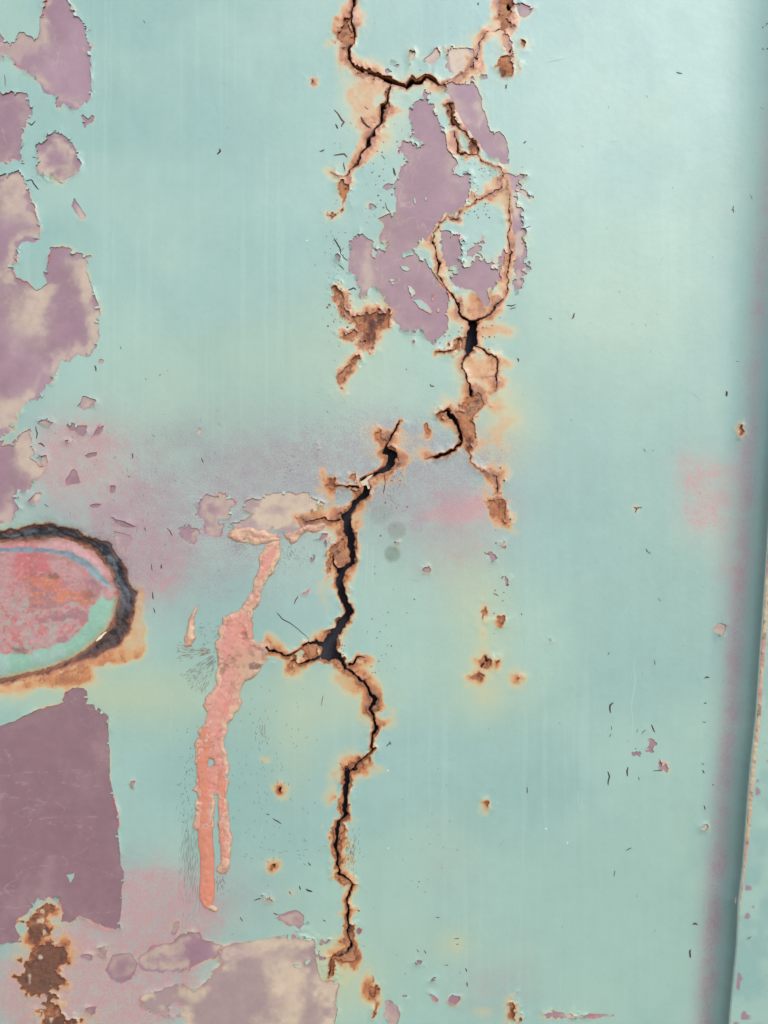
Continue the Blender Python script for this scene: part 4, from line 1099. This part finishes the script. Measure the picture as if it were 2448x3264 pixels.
rng2 = np.random.RandomState(4)
for (x, y) in [(979, 768), (1148, 1170), (1236, 2455), (1238, 2702), (1740, 2640), (1808, 2685), (2418, 800), (121, 2985), (1555, 552)]:
    a = rng2.uniform(0, 3)
    l = rng2.uniform(3, 6)
    glints.append(([(x - l * math.cos(a), y - l * math.sin(a), 2.5), (x, y, 5), (x + l * math.cos(a), y + l * math.sin(a), 2.5)], lin(244, 244, 236)))
ribbons_mesh("painted_glints", glints, None, 0.00014, "stuff")

# ------------------------------------------------------------------ oval plate set in the opening
win, sd = win_i, sd_i
x, y = GX[win], GY[win]
d = np.clip(-sd, 0, 90)
def soft(poly, blur, wx=QX, wy=QY):
    w, s = poly_sd(poly, wx, wy, m=60)
    full = np.full((NY, NX), 60, np.float32)
    full[w] = s
    return sstep(blur, -blur, full[win])
teal_p = mixc(np.broadcast_to(lin(152, 196, 174), x.shape + (3,)), lin(168, 200, 186), sstep(.4, .7, fbm(x, y, 60, 801, 3)))
c = teal_p
red = soft(P("K -400,200 300,220 700,230 990,340 1060,440 1190,600 1240,770 1200,860 1120,880 1060,830 960,930 930,1000 920,1100 880,1160 700,1320 580,1330 500,1370 330,1400 330,1450 200,1440 -400,1480"), 3)
c = mixc(c, lin(198, 146, 146), red * .9)
c = mixc(c, lin(206, 106, 106), red * sstep(.40, .6, fbm(x, y, 90, 811, 3) + (1800 - y) / 900.) * .85)
c = mixc(c, lin(168, 178, 166), red * sstep(.50, .62, fbm(x, y, 15, 813, 3)) * sstep(1830, 1960, y) * .8)
c = mixc(c, lin(206, 104, 100), red * sstep(.60, .68, fbm(x, y, 13, 815, 3)) * sstep(1800, 1900, y) * .7)
og = soft(P("K 230,640 600,620 640,700 780,770 1000,740 1000,880 930,930 700,880 500,960 330,950 290,860 250,740"), 12)
c = mixc(c, lin(212, 130, 92), og * (.45 + .6 * sstep(.35, .6, fbm(x, y * 1.6, 26, 821, 3))))
c = mixc(c, lin(158, 122, 130), og * sstep(.52, .66, fbm(x * .6, y * 1.6, 24, 823, 3)) * .7)
mv = np.maximum(soft(P("K 370,1090 400,1055 470,1060 490,1100 440,1130"), 2), soft(P("K 480,1060 540,1020 620,1000 700,1010 720,975 850,970 930,1020 910,1110 850,1110 780,1060 700,1070 640,1110 560,1110"), 2))
mv = np.maximum(mv, soft(P("K 560,1290 640,1260 720,1280 690,1320 600,1335"), 2))
mv = np.maximum(mv, .8 * soft(P("K 300,900 500,930 700,890 730,910 620,945 450,965 330,950"), 2))
mv = np.maximum(mv, .9 * soft(P("K 860,620 1000,660 1080,740 1040,820 980,880 900,740"), 6))
mv = np.maximum(mv, .8 * soft(P("K 630,690 700,670 740,700 720,735 640,740"), 2))
c = mixc(c, lin(168, 122, 128), mv * .9)
bn = np.maximum(soft(P("K 440,590 600,585 615,630 580,655 450,625"), 4), .6 * soft(P("K 300,600 440,600 440,640 310,630"), 5))
bn = np.maximum(bn, .6 * soft(P("K 860,780 960,770 990,830 930,900 870,850"), 8))
bn = np.maximum(bn, .8 * soft(P("K 120,1400 200,1370 300,1400 280,1440 150,1440"), 6))
c = mixc(c, lin(112, 82, 66), bn * .85)
streaks = sstep(.62, .75, vnoise(x, y * .15, 16, 831)) * red * sstep(2060, 1700, y)
c = mixc(c, lin(170, 96, 86), streaks * .4)
scr = sstep(.56, .70, fbm(x * .45, y * 1.7, 15, 833, 4, .65)) * red
c = mixc(c, lin(150, 92, 84), scr * .35 * sstep(2080, 1850, y))
c = mixc(c, lin(222, 170, 160), sstep(.58, .72, fbm(x, y, 9, 835, 3, .7)) * red * .45)
c = c * (.88 + .24 * fbm(x, y, 12, 837, 4, .7))[..., None]
# grey-blue band following the plate's raised rim
BANDP = P("K -300,335,46 0,335,54 150,345,54 300,345,52 450,345,50 600,365,54 720,395,64 820,440,72 920,510,86 1000,590,90 1090,680,76 1180,750,52")
db = line_sd(BANDP, PX, PY, m=60)[win]
tb = sstep(2, -3, db)
c = mixc(c, mixc(np.broadcast_to(lin(112, 130, 144), x.shape + (3,)), lin(136, 166, 168), sstep(.35, .6, fbm(x, y, 16, 841, 3)) * .5 + sstep(200, 330, x) * .5), tb * .95)
# rust round the plate's edge
upper = sstep(2050, 1900, y)
c = mixc(c, lin(164, 104, 84), sstep(20, 6, d) * upper * (.4 + .8 * fbm(x, y, 30, 851, 3)))
c = mixc(c, ORANGE, sstep(9, 2, d) * (1 - upper) * .9)
c = mixc(c, YELLOW, sstep(20, 8, d) * sstep(4, 10, d) * (1 - upper) * .8)
c = mixc(c, BROWN_DK, sstep(4.5, .5, d) * .8)
ridge = np.exp(-0.5 * (db / 8.0) ** 2)
h = -0.0062 + 0.0040 * (1 - np.exp(-d / 22.0)) + 0.0004 * ridge + (fbm(x, y, 90, 861, 3) - .5) * 0.0012 + 0.0002 * og
m3 = np.zeros(x.shape + (3,), np.float32)
m3[..., 0] = red * .35 * (1 - tb)
m3[..., 2] = .12
plate = build_sheet("oval_plate", -sd, h, {"Col": c.astype(np.float32), "mist": m3}, M_PLATE, None, win=win, bottom=-0.011)
bpy.data.objects["filler_bead"]["label"] = "long lumpy pink filler bead running down beside the crack"
bpy.data.objects["paint_drip"]["label"] = "smooth salmon drip hanging below the filler bead"
bpy.data.objects["torn_steel_lip"]["label"] = "dark torn steel lip round the oval opening"
plate["label"] = "red and teal worn oval plate set in the torn opening of the panel"
plate["category"] = "oval plate"

# ------------------------------------------------------------------ panel beyond the seam at the right
def side_panel():
    ys = np.arange(Y0 - 760, Y1 + 760, 3.0, dtype=np.float32)
    n = len(ys)
    sx = seam_x(ys)
    rag = (fbm(ys, ys * 0, 26, 901, 3) - .5) * 5
    notch = 9 * np.exp(-((ys - 2835) / 22.0) ** 2)
    lipw = np.interp(ys, [0, 1500, 2600, 2800, 3300], [20, 20, 20, 12, 6])
    prof = []            # (offset from the seam in pixels, height)
    wall = [(-0.1, DEP - 0.008), (0.0, DEP - 0.003), (0.1, DEP - 0.0005), (0.25, DEP + 0.0008), (0.5, DEP + 0.0016), (0.75, DEP + 0.0019), (1.0, DEP + 0.0020)]
    xs_, hs_, wear = [], [], []
    for u, hh in wall:
        xs_.append(sx + rag * (1 - u) - notch * (1 - u) + u * lipw)
        hs_.append(np.full(n, hh) + (vnoise(ys, ys * 0 + u * 60, 9, 905) - .5) * 0.0006)
        wear.append(np.full(n, 1.0 - 0.25 * u))
    for k, off in enumerate(np.concatenate([np.arange(4, 60, 4.0), [70, 90, 120, 160, 220, 300]])):
        xs_.append(sx + lipw + off)
        hs_.append(DEP + 0.0020 + (vnoise(ys, ys * 0 + off, 60, 907) - .5) * 0.0003 + 0 * ys)
        wear.append(np.full(n, max(0, .55 - off / 22.0)))
    Xp, Hp, W = np.stack(xs_, 1), np.stack(hs_, 1), np.stack(wear, 1)
    Yp = np.broadcast_to(ys[:, None], Xp.shape)
    Xw = CX + (Xp - CX) * (1 - Hp / DIST)
    nn = fbm(Xp, Yp, 40, 911, 3)
    c = mixc(np.broadcast_to(TEAL, Xp.shape + (3,)), TEAL_DEEP, sstep(.4, .7, fbm(Xp, Yp, 90, 913, 3)))
    active = np.interp(Yp, [1300, 1500, 2700, 2850, 2950], [.5, 1, 1, .6, .12])
    wv = sstep(.35, .6, W * (.55 + .9 * nn)) * active
    c = mixc(c, lin(206, 184, 152), wv)
    c = mixc(c, lin(204, 150, 138), wv * sstep(.45, .65, fbm(Xp, Yp, 50, 915, 3)))
    c = mixc(c, BROWN, sstep(.62, .72, fbm(Xp, Yp, 14, 917, 3)) * wv * .7)
    chips = np.maximum(sstep(.72, .76, fbm(Xp, Yp, 30, 919, 2)), 0) * sstep(.2, 0, W)
    c = mixc(c, PURPLE, chips * .9)
    m_ = np.zeros(Xp.shape + (3,), np.float32)
    m_[..., 2] = .15
    co = world_xyz(Xw.astype(np.float32), Yp.astype(np.float32), Hp).reshape(-1, 3)
    r, q = Xp.shape
    j, i = np.meshgrid(np.arange(r - 1), np.arange(q - 1), indexing="ij")
    a = (j * q + i).ravel()
    quad = np.stack([a, a + q, a + q + 1, a + 1], 1)
    ob = make_mesh("adjoining_panel", co, quad.ravel(), np.arange(len(quad)) * 4, np.full(len(quad), 4), np.ones(len(quad), bool), M_PAINT, None,
                   {"Col": c.reshape(-1, 3).astype(np.float32), "mist": m_.reshape(-1, 3)})
    ob["label"] = "teal panel strip with scuffed cream edge beyond the dark seam"
    ob["category"] = "metal panel"
side_panel()
